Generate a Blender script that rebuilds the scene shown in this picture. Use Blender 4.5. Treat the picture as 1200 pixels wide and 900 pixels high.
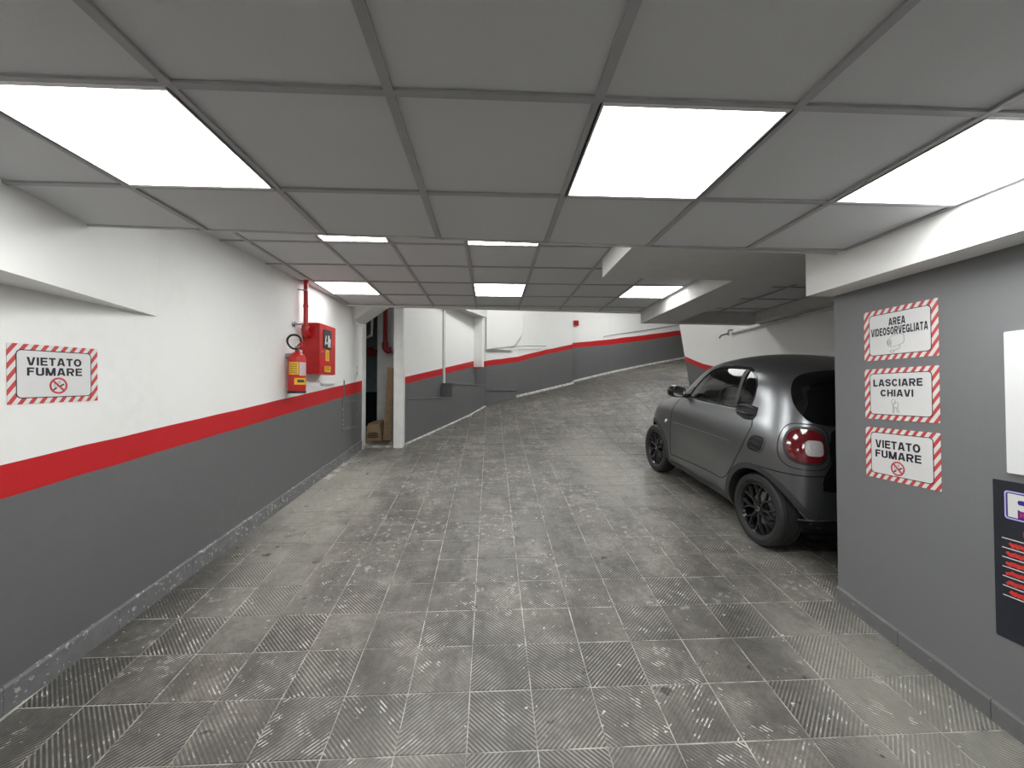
import bpy, bmesh, math, random
import numpy as np
from mathutils import Vector, Matrix
for o in list(bpy.data.objects): bpy.data.objects.remove(o)
scene = bpy.context.scene
COL = scene.collection
rng = random.Random(7)
# ------------------------------------------------------------------ camera
FPX, CAMZ, SLOPE = 490.0, 1.77, 0.145
cam_d = bpy.data.cameras.new('camera'); cam = bpy.data.objects.new('camera', cam_d); COL.objects.link(cam)
cam_d.sensor_fit = 'HORIZONTAL'; cam_d.sensor_width = 36.0; cam_d.lens = 36.0*FPX/1200.0; cam_d.clip_start = .02
YAW, PIT = math.atan(25/FPX), math.atan(10/FPX)
cam.location = (0, 0, CAMZ); cam.rotation_euler = (math.pi/2+PIT, 0, -YAW)
scene.camera = cam
# ------------------------------------------------------------------ world and exposure
w = bpy.data.worlds.new('world'); scene.world = w; w.use_nodes = True
w.node_tree.nodes['Background'].inputs[0].default_value = (.8, .85, .9, 1)
w.node_tree.nodes['Background'].inputs[1].default_value = .01
vs = scene.view_settings
vs.view_transform = 'Standard'; vs.look = 'None'; vs.gamma = 1.0; vs.use_curve_mapping = False; vs.exposure = 0.0
PANEL_LIGHT = 17.8          # radiance of the LED panels (the only lamps of the place)
RAMP_LIGHT = 33.0
scene.cycles.diffuse_bounces = 8; scene.cycles.max_bounces = 14

# ------------------------------------------------------------------ material helpers
def srgb(r, g, b):
    f = lambda c: (c/255/12.92) if c/255 <= .04045 else ((c/255+.055)/1.055)**2.4
    return (f(r), f(g), f(b), 1)
class NT:
    def __init__(s, name):
        s.m = bpy.data.materials.new(name); s.m.use_nodes = True
        s.t = s.m.node_tree; s.b = s.t.nodes['Principled BSDF']; s.out = s.t.nodes['Material Output']
    def n(s, typ, **kw):
        nd = s.t.nodes.new(typ)
        for k, v in kw.items(): setattr(nd, k, v)
        return nd
    def link(s, a, b): s.t.links.new(a, b)
    def put(s, sock, v):
        if hasattr(v, 'is_linked') or isinstance(v, bpy.types.NodeSocket): s.link(v, sock)
        elif v is not None: sock.default_value = v
    def math(s, op, a, b=None, c=None, clamp=False):
        nd = s.n('ShaderNodeMath', operation=op, use_clamp=clamp)
        for i, v in enumerate((a, b, c)):
            if v is not None: s.put(nd.inputs[i], v)
        return nd.outputs[0]
    def mix(s, f, a, b):
        nd = s.n('ShaderNodeMix', data_type='RGBA'); s.put(nd.inputs[0], f); s.put(nd.inputs[6], a); s.put(nd.inputs[7], b)
        return nd.outputs[2]
    def ramp(s, v, lo, hi, a=0.0, b=1.0):
        nd = s.n('ShaderNodeMapRange', interpolation_type='SMOOTHSTEP')
        s.put(nd.inputs[0], v); nd.inputs[1].default_value = lo; nd.inputs[2].default_value = hi
        nd.inputs[3].default_value = a; nd.inputs[4].default_value = b
        return nd.outputs[0]
    def noise(s, vec, scale, detail=3, rough=.5):
        nd = s.n('ShaderNodeTexNoise'); s.put(nd.inputs['Vector'], vec)
        nd.inputs['Scale'].default_value = scale; nd.inputs['Detail'].default_value = detail; nd.inputs['Roughness'].default_value = rough
        return nd.outputs['Fac']
    def pos(s): return s.n('ShaderNodeNewGeometry').outputs['Position']
    def obj(s): return s.n('ShaderNodeTexCoord').outputs['Object']
    def bump(s, h, strength=.3, dist=.01):
        nd = s.n('ShaderNodeBump'); nd.inputs['Strength'].default_value = strength; nd.inputs['Distance'].default_value = dist
        s.put(nd.inputs['Height'], h); s.link(nd.outputs[0], s.b.inputs['Normal'])
    def base(s, c=None, rough=None, metal=None, spec=None):
        s.put(s.b.inputs['Base Color'], c)
        if rough is not None: s.put(s.b.inputs['Roughness'], rough)
        if metal is not None: s.b.inputs['Metallic'].default_value = metal
        if spec is not None: s.b.inputs['Specular IOR Level'].default_value = spec
MATS = {}
def plain(name, c, rough=.5, metal=0., spec=.5, var=.06, scale=9., bump=0.):
    k = NT(name); nz = k.noise(k.pos(), scale, 4)
    dark = tuple(x*(1-var) for x in c[:3])+(1,); light = tuple(min(1, x*(1+var)) for x in c[:3])+(1,)
    k.base(k.mix(k.ramp(nz, .3, .7), dark, light), rough, metal, spec)
    if bump: k.bump(k.noise(k.pos(), 60, 4), bump, .004)
    MATS[name] = k.m; return k.m
def wallpaint(name, c, rough, dirt, dirtc, amt, thr=.70):
    k = NT(name); p = k.pos()
    a = k.ramp(k.noise(p, 1.3, 5, .6), .35, .75); b = k.ramp(k.noise(p, 14, 4, .6), .3, .75)
    d = k.math('MULTIPLY', k.math('MULTIPLY', a, b), amt, clamp=True)
    c2 = k.mix(d, c, dirtc)
    sp = k.ramp(k.noise(p, 34, 3), thr, thr+.03, 0, dirt)
    k.base(k.mix(sp, c2, srgb(175, 175, 172)), rough)
    k.bump(k.math('ADD', k.noise(p, 120, 3), k.math('MULTIPLY', k.noise(p, 3, 3), 1.5)), .12, .01)
    MATS[name] = k.m; return k.m
wallpaint('white_paint', (.84, .84, .825, 1), .6, 0, (.66, .66, .64, 1), .25)
wallpaint('grey_paint', (.128, .131, .132, 1), .55, .05, (.15, .152, .152, 1), .7)
wallpaint('dark_grey_paint', (.175, .178, .184, 1), .55, .0, (.16, .162, .168, 1), .6)
wallpaint('red_paint', (.52, .012, .017, 1), .45, .0, (.44, .012, .016, 1), .6)
wallpaint('skirting_clean', (.145, .148, .15, 1), .5, .35, (.22, .225, .225, 1), .9, .68)
wallpaint('skirting_paint', (.145, .148, .15, 1), .5, .9, (.24, .245, .245, 1), .9, .61)
plain('ceiling_tile', (.60, .612, .625, 1), .8, var=.02, scale=200, bump=.15)
plain('ceiling_rail', (.38, .38, .39, 1), .55, var=.05)
plain('shaded_white', (.60, .60, .585, 1), .65, var=.03, bump=.05)  # same white as the walls, darkened in colour to keep soffits in shade
plain('door_white', (.74, .75, .74, 1), .4, var=.04)
plain('conduit_white', (.62, .62, .61, 1), .45)
plain('panel_frame', (.75, .75, .75, 1), .4)
plain('red_metal', (.50, .016, .018, 1), .32, spec=.5, var=.12)
plain('red_dark_metal', (.26, .010, .014, 1), .38, var=.1)
plain('black_rubber', (.018, .018, .019, 1), .65, var=.2)
plain('black_plastic', (.010, .010, .011, 1), .35, var=.1)
plain('yellow_label', (.80, .48, .02, 1), .45, var=.06)
plain('label_ink', (.09, .06, .02, 1), .6)
plain('grey_metal', (.35, .35, .35, 1), .4, metal=.8)
plain('pale_print', (.62, .50, .52, 1), .5)
plain('print_white', (.70, .70, .70, 1), .4, var=.01)
plain('print_black', (.012, .011, .02, 1), .45, var=.05)
plain('print_red', (.55, .055, .065, 1), .42, var=.03)
plain('print_grey', (.30, .30, .31, 1), .5)
plain('print_blue', (.035, .02, .22, 1), .4)
plain('print_violet', (.17, .012, .21, 1), .4)
plain('print_lilac', (.55, .50, .85, 1), .4)
plain('poster_dark', (.015, .018, .027, 1), .5, var=.15)
plain('marker_red', (.62, .035, .03, 1), .5, var=.15, scale=60)
plain('board_white', (.74, .75, .75, 1), .3, var=.01)
plain('closet_wall', (.22, .27, .29, 1), .7, var=.08)
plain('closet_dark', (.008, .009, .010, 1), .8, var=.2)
plain('cardboard', (.27, .19, .11, 1), .8, var=.1, scale=20)
plain('cable', (.03, .03, .03, 1), .6)
plain('grout', (.36, .345, .31, 1), .85, var=.5, scale=11, bump=.2)
def emis(name, c, st):
    k = NT(name); k.base((.8, .8, .8, 1), .5); k.b.inputs['Emission Color'].default_value = c; k.b.inputs['Emission Strength'].default_value = st
    MATS[name] = k.m
emis('diffuser', (.99, 1, .985, 1), PANEL_LIGHT)
emis('diffuser_dim', (.99, 1, .985, 1), PANEL_LIGHT*.45)
emis('diffuser_far', (.99, 1, .985, 1), PANEL_LIGHT*1.4)
emis('diffuser_ramp', (.99, 1, .985, 1), RAMP_LIGHT)

def floor_material(name, far=False):
    k = NT(name); p = k.pos()
    uv = k.n('ShaderNodeUVMap'); uv.uv_map = 'UVMap'
    sep = k.n('ShaderNodeSeparateXYZ'); k.link(uv.outputs[0], sep.inputs[0])
    if far:
        at = k.n('ShaderNodeAttribute'); at.attribute_name = 'tile_rnd'; rnd = at.outputs['Fac']
    else:
        rnd = k.n('ShaderNodeObjectInfo').outputs['Random']
    s = k.math('MULTIPLY', k.math('ADD', sep.outputs[0], sep.outputs[1]), 2*math.pi*13.0)
    wave = k.math('MULTIPLY_ADD', k.math('SINE', s), .5, .5)
    rib = k.ramp(wave, .42, .92)
    big = k.noise(p, .9, 4, .6); mid = k.noise(p, 4.5, 5, .62); fine = k.noise(p, 38, 4, .65); vfine = k.noise(p, 160, 2)
    wear = k.ramp(k.math('ADD', k.math('MULTIPLY', mid, .7), k.math('MULTIPLY', rnd, .35)), .28, .62)      # where the ribs still stand
    ribw = k.math('MULTIPLY', k.math('MULTIPLY', rib, k.math('MULTIPLY_ADD', wear, .75, .25)), k.ramp(k.noise(p, 8, 5, .7), .34, .56, .35, 1.0))
    a = k.mix(k.ramp(big, .3, .7), (.100, .093, .081, 1), (.255, .240, .208, 1))
    a = k.mix(k.ramp(mid, .42, .72, 0, .6), a, (.42, .395, .34, 1))
    a = k.mix(k.ramp(fine, .35, .7, 0, .45), a, (.085, .082, .078, 1))
    a = k.mix(k.math('MULTIPLY_ADD', rnd, 1.5 if far else 1.05, -.25 if far else -.18, clamp=True), a, (.075, .072, .066, 1))
    hi = k.mix(.55, a, (.52, .50, .45, 1)); lo = k.mix(.62, a, (.045, .044, .041, 1))
    c = k.mix(ribw, lo, hi); c = k.mix(k.math('MULTIPLY_ADD', wear, .6, .25), a, c)
    mp2 = k.n('ShaderNodeMapping'); mp2.inputs['Rotation'].default_value = (0, 0, .5); mp2.inputs['Scale'].default_value = (1, .42, 1); k.link(p, mp2.inputs[0])
    smear = k.ramp(k.noise(mp2.outputs[0], 3.0, 7, .68), .46, .66, 0, .62); c = k.mix(smear, c, (.060, .056, .050, 1))      # grime smears
    # pale dust against the walls
    def blob(x, y, rx, ry, s0, s1):
        mp = k.n('ShaderNodeMapping'); mp.inputs['Location'].default_value = (-x/rx, -y/ry, 0); mp.inputs['Scale'].default_value = (1/rx, 1/ry, 0)
        k.link(p, mp.inputs[0]); ln = k.n('ShaderNodeVectorMath', operation='LENGTH'); k.link(mp.outputs[0], ln.inputs[0])
        return k.ramp(k.math('MULTIPLY_ADD', k.math('SUBTRACT', mid, .5), 1.7, ln.outputs['Value']), .35, 1.1, s1, s0)
    for q in ((-1.75, 4.7, .7, 1.5, 0, .6), (1.95, 1.9, .5, 1.0, 0, .4), (1.55, 5.6, .6, 2.2, 0, .38), (-1.6, 3.2, .5, .8, 0, .25)):
        c = k.mix(blob(*q), c, (.42, .405, .355, 1))
    for q in ((2.2, 10.6, 3.4, 1.9, 0, .62), (.3, 7.6, 1.3, 1.6, 0, .35), (.2, 5.2, .9, 1.0, 0, .25), (-.9, 3.4, .5, .7, 0, .3), (-2.05, 2.6, .35, 1.6, 0, .45), (1.45, 2.3, .35, .9, 0, .35)):
        c = k.mix(blob(*q), c, (.05, .047, .043, 1))      # tyre grime
    # white paint lodged in the grooves and chips
    g = k.math('MULTIPLY', k.ramp(k.noise(p, 16, 3, .6), .58, .64), k.ramp(k.noise(p, 1.7, 2), .45, .60))
    g = k.math('MULTIPLY', g, k.ramp(wave, .55, .95))
    c = k.mix(g, c, (.62, .61, .58, 1))
    chip = k.ramp(k.noise(p, 30, 2), .725, .75); c = k.mix(chip, c, (.60, .59, .56, 1))
    oil = k.math('MULTIPLY', k.ramp(k.noise(p, 9, 3), .70, .74), .8); c = k.mix(oil, c, (.03, .027, .025, 1))
    k.base(c, k.ramp(fine, .3, .7, .38, .6), spec=.45)
    h = k.math('ADD', k.math('MULTIPLY', ribw, .9), k.math('MULTIPLY', fine, .5)); k.bump(h, .55, .004)
    MATS[name] = k.m
floor_material('floor_tile'); floor_material('floor_tile_far', True)

def sign_material():
    k = NT('sign_stripes'); o = k.obj(); sep = k.n('ShaderNodeSeparateXYZ'); k.link(o, sep.inputs[0])
    t = k.math('FRACT', k.math('MULTIPLY', k.math('SUBTRACT', sep.outputs[0], k.math('MULTIPLY', sep.outputs[1], .72)), 1/.0445))
    m = k.math('GREATER_THAN', t, .52)
    k.base(k.mix(m, (.72, .72, .71, 1), (.56, .075, .07, 1)), .35); MATS['sign_stripes'] = k.m
sign_material()
def car_materials():
    k = NT('car_paint'); k.base((.21, .216, .224, 1), .31, .85, .5)
    k.b.inputs['Coat Weight'].default_value = .12; k.b.inputs['Coat Roughness'].default_value = .35
    k.bump(k.noise(k.obj(), 900, 2), .02, .001); MATS['car_paint'] = k.m
    k = NT('car_glass'); k.base((.004, .005, .005, 1), .03, 0, .6)
    tr = k.n('ShaderNodeBsdfTransparent'); tr.inputs[0].default_value = (.42, .46, .45, 1)
    gl = k.n('ShaderNodeBsdfGlossy'); gl.inputs['Roughness'].default_value = .02; gl.inputs[0].default_value = (1, 1, 1, 1)
    fr = k.n('ShaderNodeFresnel'); fr.inputs[0].default_value = 1.5
    mx = k.n('ShaderNodeMixShader'); k.link(fr.outputs[0], mx.inputs[0]); k.link(tr.outputs[0], mx.inputs[1]); k.link(gl.outputs[0], mx.inputs[2])
    k.link(mx.outputs[0], k.out.inputs[0]); MATS['car_glass'] = k.m
    k = NT('dark_glass'); k.base((.004, .004, .005, 1), .05, 0, .5); MATS['dark_glass'] = k.m
    k = NT('tail_red'); k.base((.13, .003, .007, 1), .10, 0, .6); k.b.inputs['Coat Weight'].default_value = .6; MATS['tail_red'] = k.m
    k = NT('tail_white'); k.base((.62, .60, .60, 1), .15, .3, .6); k.bump(k.noise(k.obj(), 60, 1), .5, .01); MATS['tail_white'] = k.m
    k = NT('gloss_black'); k.base((.008, .008, .009, 1), .18, 0, .5); MATS['gloss_black'] = k.m
    k = NT('spoke_black'); k.base((.03, .03, .032, 1), .22, .3, .6); MATS['spoke_black'] = k.m
    k = NT('car_trim'); k.base((.05, .051, .053, 1), .5, .2, .4); MATS['car_trim'] = k.m
    k = NT('seam'); k.base((.008, .008, .008, 1), .7); MATS['seam'] = k.m
    k = NT('interior'); k.base((.02, .021, .022, 1), .7); MATS['interior'] = k.m
    k = NT('tyre'); k.base((.020, .020, .021, 1), .62); MATS['tyre'] = k.m
    k = NT('chrome'); k.base((.7, .7, .7, 1), .08, 1.0); MATS['chrome'] = k.m
    k = NT('lamp_white'); k.base((.75, .73, .68, 1), .2); MATS['lamp_white'] = k.m
car_materials()

# ------------------------------------------------------------------ object helpers
def link(name, me, parent=None, mats=(), smooth=False, mw=None):
    for m in mats: me.materials.append(MATS[m])
    if smooth:
        me.polygons.foreach_set('use_smooth', [True]*len(me.polygons))
        if smooth is not True: me.set_sharp_from_angle(angle=math.radians(smooth))
    o = bpy.data.objects.new(name, me); COL.objects.link(o)
    if parent: o.parent = parent
    if mw is not None: o.matrix_local = mw
    return o
def tag(o, label, cat, group=None, kind=None):
    o['label'] = label; o['category'] = cat
    if group: o['group'] = group
    if kind: o['kind'] = kind
    return o
def struct(o, label=None, cat=None):
    o['kind'] = 'structure'
    if label: o['label'] = label; o['category'] = cat
    return o
def empty(name, mw=None, parent=None):
    o = bpy.data.objects.new(name, None); COL.objects.link(o); o.empty_display_size = .1
    if parent: o.parent = parent
    if mw is not None: o.matrix_local = mw
    return o
class MB:
    def __init__(s): s.v = []; s.f = []; s.mi = []
    def add(s, vs_, fs, mi=0):
        b = len(s.v); s.v += [tuple(x) for x in vs_]; s.f += [tuple(i+b for i in f) for f in fs]; s.mi += [mi]*len(fs); return s
    def box(s, lo, hi, mi=0):
        x0, y0, z0 = lo; x1, y1, z1 = hi
        return s.add([(x0,y0,z0),(x1,y0,z0),(x1,y1,z0),(x0,y1,z0),(x0,y0,z1),(x1,y0,z1),(x1,y1,z1),(x0,y1,z1)],
                     [(3,2,1,0),(4,5,6,7),(0,1,5,4),(1,2,6,5),(2,3,7,6),(3,0,4,7)], mi)
    def prism(s, poly, z0, z1, mi=0, ax=2):
        n = len(poly)
        def P(a, b, z): return (a, b, z) if ax == 2 else ((a, z, b) if ax == 1 else (z, a, b))
        vs_ = [P(a, b, z0) for a, b in poly]+[P(a, b, z1) for a, b in poly]
        return s.add(vs_, [tuple(range(n-1, -1, -1)), tuple(range(n, 2*n))]+[(i, (i+1) % n, n+(i+1) % n, n+i) for i in range(n)], mi)
    def lathe(s, prof, seg=24, mi=0, axis='z', c=(0, 0, 0), cap=True):
        vs_ = []; fs = []
        for r, h in prof:
            for i in range(seg):
                a = 2*math.pi*i/seg; x, y = r*math.cos(a), r*math.sin(a)
                p = {'z': (x, y, h), 'y': (x, h, y), 'x': (h, x, y)}[axis]
                vs_.append((p[0]+c[0], p[1]+c[1], p[2]+c[2]))
        for j in range(len(prof)-1):
            for i in range(seg):
                fs.append((j*seg+i, j*seg+(i+1) % seg, (j+1)*seg+(i+1) % seg, (j+1)*seg+i))
        if cap and prof[0][0] > 1e-5: fs.append(tuple(range(seg-1, -1, -1)))
        if cap and prof[-1][0] > 1e-5: fs.append(tuple((len(prof)-1)*seg+i for i in range(seg)))
        return s.add(vs_, fs, mi)
    def tube(s, pts, r, seg=10, mi=0, flat=1.0):
        pts = [Vector(p) for p in pts]; vs_ = []; fs = []; n = len(pts); pu = None
        for i, p in enumerate(pts):
            d = (pts[min(i+1, n-1)]-pts[max(i-1, 0)]).normalized()
            u = pu if pu is not None else (Vector((0, 0, 1)) if abs(d.z) < .9 else Vector((1, 0, 0)))
            u = (u-d*u.dot(d)).normalized(); v = d.cross(u); pu = u
            rr = r[i] if isinstance(r, (list, tuple)) else r
            for j in range(seg):
                a = 2*math.pi*j/seg; vs_.append(p+u*rr*math.cos(a)+v*rr*flat*math.sin(a))
        for i in range(n-1):
            for j in range(seg): fs.append((i*seg+j, i*seg+(j+1) % seg, (i+1)*seg+(j+1) % seg, (i+1)*seg+j))
        fs += [tuple(range(seg-1, -1, -1)), tuple((n-1)*seg+j for j in range(seg))]
        return s.add(vs_, fs, mi)
    def mesh(s, name='m'):
        me = bpy.data.meshes.new(name); me.from_pydata(s.v, [], s.f)
        me.polygons.foreach_set('material_index', s.mi)
        bm = bmesh.new(); bm.from_mesh(me); bmesh.ops.recalc_face_normals(bm, faces=bm.faces[:]); bm.to_mesh(me); bm.free()
        me.update(); return me
    def build(s, name, mats, parent=None, smooth=False, mw=None):
        return link(name, s.mesh(name), parent, (mats,) if isinstance(mats, str) else mats, smooth, mw)
def smooth_path(pts, k=6):
    out = []; P = [Vector(p) for p in pts]; P = [P[0]*2-P[1]]+P+[P[-1]*2-P[-2]]
    for i in range(1, len(P)-2):
        for j in range(k):
            t = j/k; a, b, c, d = P[i-1], P[i], P[i+1], P[i+2]
            out.append(.5*((2*b)+(c-a)*t+(2*a-5*b+4*c-d)*t*t+(3*b-a-3*c+d)*t**3))
    return out+[P[-2]]
def frame(o, u, v):
    u = Vector(u).normalized(); v = Vector(v).normalized(); n = u.cross(v)
    m = Matrix.Identity(4)
    for i in range(3): m[i][0] = u[i]; m[i][1] = v[i]; m[i][2] = n[i]; m[i][3] = o[i]
    return m
def clip(poly, a, b, c):         # keep a*x+b*y+c >= 0
    out = []
    for i in range(len(poly)):
        p, q = poly[i], poly[(i+1) % len(poly)]; dp, dq = a*p[0]+b*p[1]+c, a*q[0]+b*q[1]+c
        if dp >= 0: out.append(p)
        if (dp < 0) != (dq < 0):
            t = dp/(dp-dq); out.append((p[0]+(q[0]-p[0])*t, p[1]+(q[1]-p[1])*t))
    return out
def area(poly):
    return abs(sum(poly[i][0]*poly[(i+1) % len(poly)][1]-poly[(i+1) % len(poly)][0]*poly[i][1] for i in range(len(poly))))/2 if len(poly) > 2 else 0
def sst(a, b, x): t = min(1, max(0, (x-a)/(b-a))); return t*t*(3-2*t)
def lerp_tab(tab, x):
    if x <= tab[0][0]: return tab[0][1]
    for (a, b), (c, d) in zip(tab, tab[1:]):
        if x <= c: return b+(d-b)*(x-a)/(c-a)
    return tab[-1][1]

# ------------------------------------------------------------------ the place: measured layout (metres)
LX = lambda y: -2.37+.068*y                 # left wall plane
RX, RY = 2.316, 2.70                        # right wall plane and its far corner
BAYX = 4.2                                  # wall behind the car
ZN, ZF, ZR = 2.62, 2.97, 4.9                # low ceiling, high ceiling, ceiling over the ramp
NE = lambda x: 2.34+.054*x                  # far edge of the low ceiling
FE = lambda x: 5.945+.08*x                  # far edge of the high ceiling
A0, A1 = (-1.328, 6.612), (-.137, 9.638)    # plinth line of wall beside the door
def H(x, y):                                # ramp
    return SLOPE*y+.142*max(0., x+.5)*sst(6.5, 10.5, y)
WB = [  # x, y, stripe bottom, stripe top of the wall along the ramp
    (-.75, 9.93, 2.22, 2.36), (-.10, 10.0, 2.40, 2.53), (.67, 10.3, 2.53, 2.66), (1.42, 10.7, 2.75, 2.87), (2.20, 11.15, 2.95, 3.07),
    (2.24, 11.45, 3.01, 3.14), (3.49, 12.2, 3.18, 3.34), (4.83, 12.8, 3.40, 3.57), (6.22, 13.2, 3.64, 3.80), (7.4, 13.3, 3.84, 4.0), (8.4, 13.3, 4.0, 4.16)]

def wb(t):      # point on the ramp wall at x=t
    for (x, y, a, b), (x2, y2, a2, b2) in zip(WB, WB[1:]):
        if x <= t <= x2: k = (t-x)/(x2-x); return y+(y2-y)*k, a+(a2-a)*k, b+(b2-b)*k
def wall_strip(name, cols, mats, thick, label, side=1):
    """cols: (x, y, [z0, z1, ...]) along the wall; bands between the z get mats"""
    m = MB(); nb = len(cols[0][2]); n = len(cols); fr = []; bk = []
    for i, (x, y, zs) in enumerate(cols):
        a = cols[max(i-1, 0)]; b = cols[min(i+1, n-1)]; d = Vector((b[0]-a[0], b[1]-a[1])).normalized()
        nx, ny = d.y*side, -d.x*side
        fr.append([(x, y, z) for z in zs]); bk.append([(x-nx*thick, y-ny*thick, z) for z in zs])
    vs_ = [p for c in fr for p in c]+[p for c in bk for p in c]; B = n*nb
    for j in range(nb-1):
        for i in range(n-1):
            m.f.append((i*nb+j, (i+1)*nb+j, (i+1)*nb+j+1, i*nb+j+1)); m.mi.append(j)
            m.f.append((B+i*nb+j+1, B+(i+1)*nb+j+1, B+(i+1)*nb+j, B+i*nb+j)); m.mi.append(j)
        for i in (0, n-1): m.f.append((i*nb+j, i*nb+j+1, B+i*nb+j+1, B+i*nb+j)); m.mi.append(j)
    for j in (0, nb-1):
        for i in range(n-1): m.f.append((i*nb+j, B+i*nb+j, B+(i+1)*nb+j, (i+1)*nb+j)); m.mi.append(min(j, nb-2))
    m.v = vs_
    return struct(m.build(name, mats), label, 'wall')
wob = lambda a: a*(rng.random()-.5)
PAINT = ('grey_paint', 'red_paint', 'white_paint')
cols = []
for i in range(48):
    y = -3+i*(9.40/47); d = wob(.006)
    cols.append((LX(y), y, [SLOPE*y-.2, 1.284+.1148*(y-2.03)+d, 1.44+.1165*(y-2.03)+d, 3.15]))
wall_left = wall_strip('wall_left', cols, PAINT, .15, 'long wall painted white over grey with a red stripe', 1)
m = MB(); m.box((-2.7, -3.15, -.7), (2.5, -3.0, 3.15)); struct(m.build('wall_back', 'white_paint'), 'plain white wall closing the room behind the viewer', 'wall')
m = MB(); m.box((RX, -3, -.7), (BAYX, RY, 2.46)); struct(m.build('wall_right', 'dark_grey_paint'), 'dark grey wall that carries the stacked signs', 'wall')
# wall behind the car, its far end leaning
cols = []
for y, sb, st in ((2.70, 1.36, 1.52), (4.5, 1.62, 1.77), (6.0, 1.86, 1.99), (7.0, 2.03, 2.15), (7.6, 2.14, 2.25), (8.07, 2.24, 2.34), (8.4, 2.325, 2.43), (8.83, 2.455, 2.56)):
    cols.append([BAYX, y, [SLOPE*y-.2, sb, st, 2.9, 4.95]])
me_cols = [tuple(c) for c in cols]
wall_bay = wall_strip('wall_bay', me_cols, PAINT+('white_paint',), .2, 'white wall with dipping red stripe behind the parked car', -1)
for v in wall_bay.data.vertices:                          # the end of this wall leans away with height
    if v.co.y > 8.7: v.co.y += (v.co.z-2.5)*.33
cols = []
for (x, y, sb, st), (x2, y2, sb2, st2) in zip(WB, WB[1:]):
    for k in range(4):
        t = k/4; X, Y = x+(x2-x)*t, y+(y2-y)*t; d = wob(.012)
        cols.append((X, Y, [H(X, Y)-.4, sb+(sb2-sb)*t+d, st+(st2-st)*t+d, 5.0]))
wall_strip('wall_ramp', cols, PAINT, .2, 'far wall along the rising ramp with red stripe over grey', 1)
# wall beside the door: plinth in front, painted wall behind
dA = Vector((A1[0]-A0[0], A1[1]-A0[1])).normalized(); nA = Vector((dA.y, -dA.x)); LA = 3.25
pA = lambda t, off=0.: (A0[0]+dA.x*t+nA.x*off, A0[1]+dA.y*t+nA.y*off)
cols = []
for i in range(9):
    t = .14+(LA-.14)*i/8; x, y = pA(t, -.24)
    cols.append((x, y, [H(x, y)-.3, 1.85+.163*t, 1.97+.166*t, 5.0]))
wall_strip('wall_side', cols, PAINT, .03, 'short wall right of the narrow door with a stepped plinth', 1)
def plinth(t0, t1, zt, name, label):
    m = MB(); poly = [pA(t0, -.24), pA(t1, -.24), pA(t1, 0), pA(t0, 0)]
    m.prism(poly, .7, zt); o = m.build(name, 'grey_paint'); return struct(o, label, 'plinth')
plinth(0, 1.61, 1.665, 'trim_1', 'low grey plinth step next to the narrow door')
plinth(1.61, LA, 1.93, 'trim_2', 'higher grey plinth step at the wall corner')
m = MB(); m.prism([pA(1.61, -.24), pA(LA, -.24), pA(LA, .012), pA(1.60, .012)], 1.93, 1.955); struct(m.build('trim_3', 'skirting_paint'), 'thin grey ledge on the higher plinth', 'ledge')
m = MB(); m.prism([pA(1.66, -.24), pA(1.73, -.24), pA(1.73, -.215), pA(1.66, -.215)], 1.6, 4.9); struct(m.build('trim_4', 'conduit_white'), 'flat vertical strip on the short wall', 'trim')
m = MB(); m.prism([pA(3.17, -.24), pA(3.27, -.24), pA(3.27, -.03), pA(3.17, -.03)], 2.36, 3.62); struct(m.build('trim_5', 'white_paint'), 'white corner post at the end of the short wall', 'post')
m = MB(); m.prism([pA(1.55, -.24), pA(3.27, -.24), pA(3.27, .05), pA(1.55, -.10)], 3.50, 3.75); struct(m.build('trim_6', 'shaded_white'), 'shallow white soffit above the short wall', 'soffit')
m = MB(); m.prism([(-.30, 9.74), (.60, 10.06), (.60, 10.30), (-.3, 10.0)], 1.2, 1.82); struct(m.build('trim_7', 'grey_paint'), 'low grey block at the foot of the ramp wall', 'plinth')
m = MB(); m.prism([(-.30, 9.72), (.615, 10.045), (.615, 10.28), (-.3, 10.0)], 1.82, 1.838); struct(m.build('trim_15', 'skirting_paint'), 'thin worn ledge on the low grey block', 'ledge')
m = MB(); m.prism([pA(.0, -.235), pA(1.605, -.235), pA(1.605, .008), pA(.0, .008)], 1.665, 1.680); struct(m.build('trim_16', 'skirting_paint'), 'thin worn ledge on the low plinth step', 'ledge')
dB = Vector((.77, .30, 0)).normalized()
M_ = frame((-.12, 9.99, 0), dB, (0, 0, 1)); m = MB()
m.prism([(0, 2.80), (.66, 2.80), (.73, 2.93), (.84, 3.05), (.93, 3.2), (.96, 3.4), (.96, 4.88), (0, 4.88)], -.005, .055); struct(m.build('trim_17', 'white_paint', None, mw=M_), 'shallow white buttress with a curved edge on the ramp wall', 'buttress')
# closing walls that the picture never shows fully
m = MB(); m.box((8.3, 7.0, 1), (8.5, 13.6, 5)); struct(m.build('wall_end', 'white_paint'), 'white wall closing the ramp', 'wall')
m = MB(); m.box((4.4, 6.9, .6), (8.4, 7.05, 5)); struct(m.build('wall_inner', 'white_paint'), 'white wall on the inner side of the ramp', 'wall')
m = MB(); m.box((-2.6, 5.7, ZR), (8.6, 13.8, ZR+.1)); struct(m.build('ceiling_ramp', 'shaded_white'), 'plain high ceiling over the ramp', 'ceiling')

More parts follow.
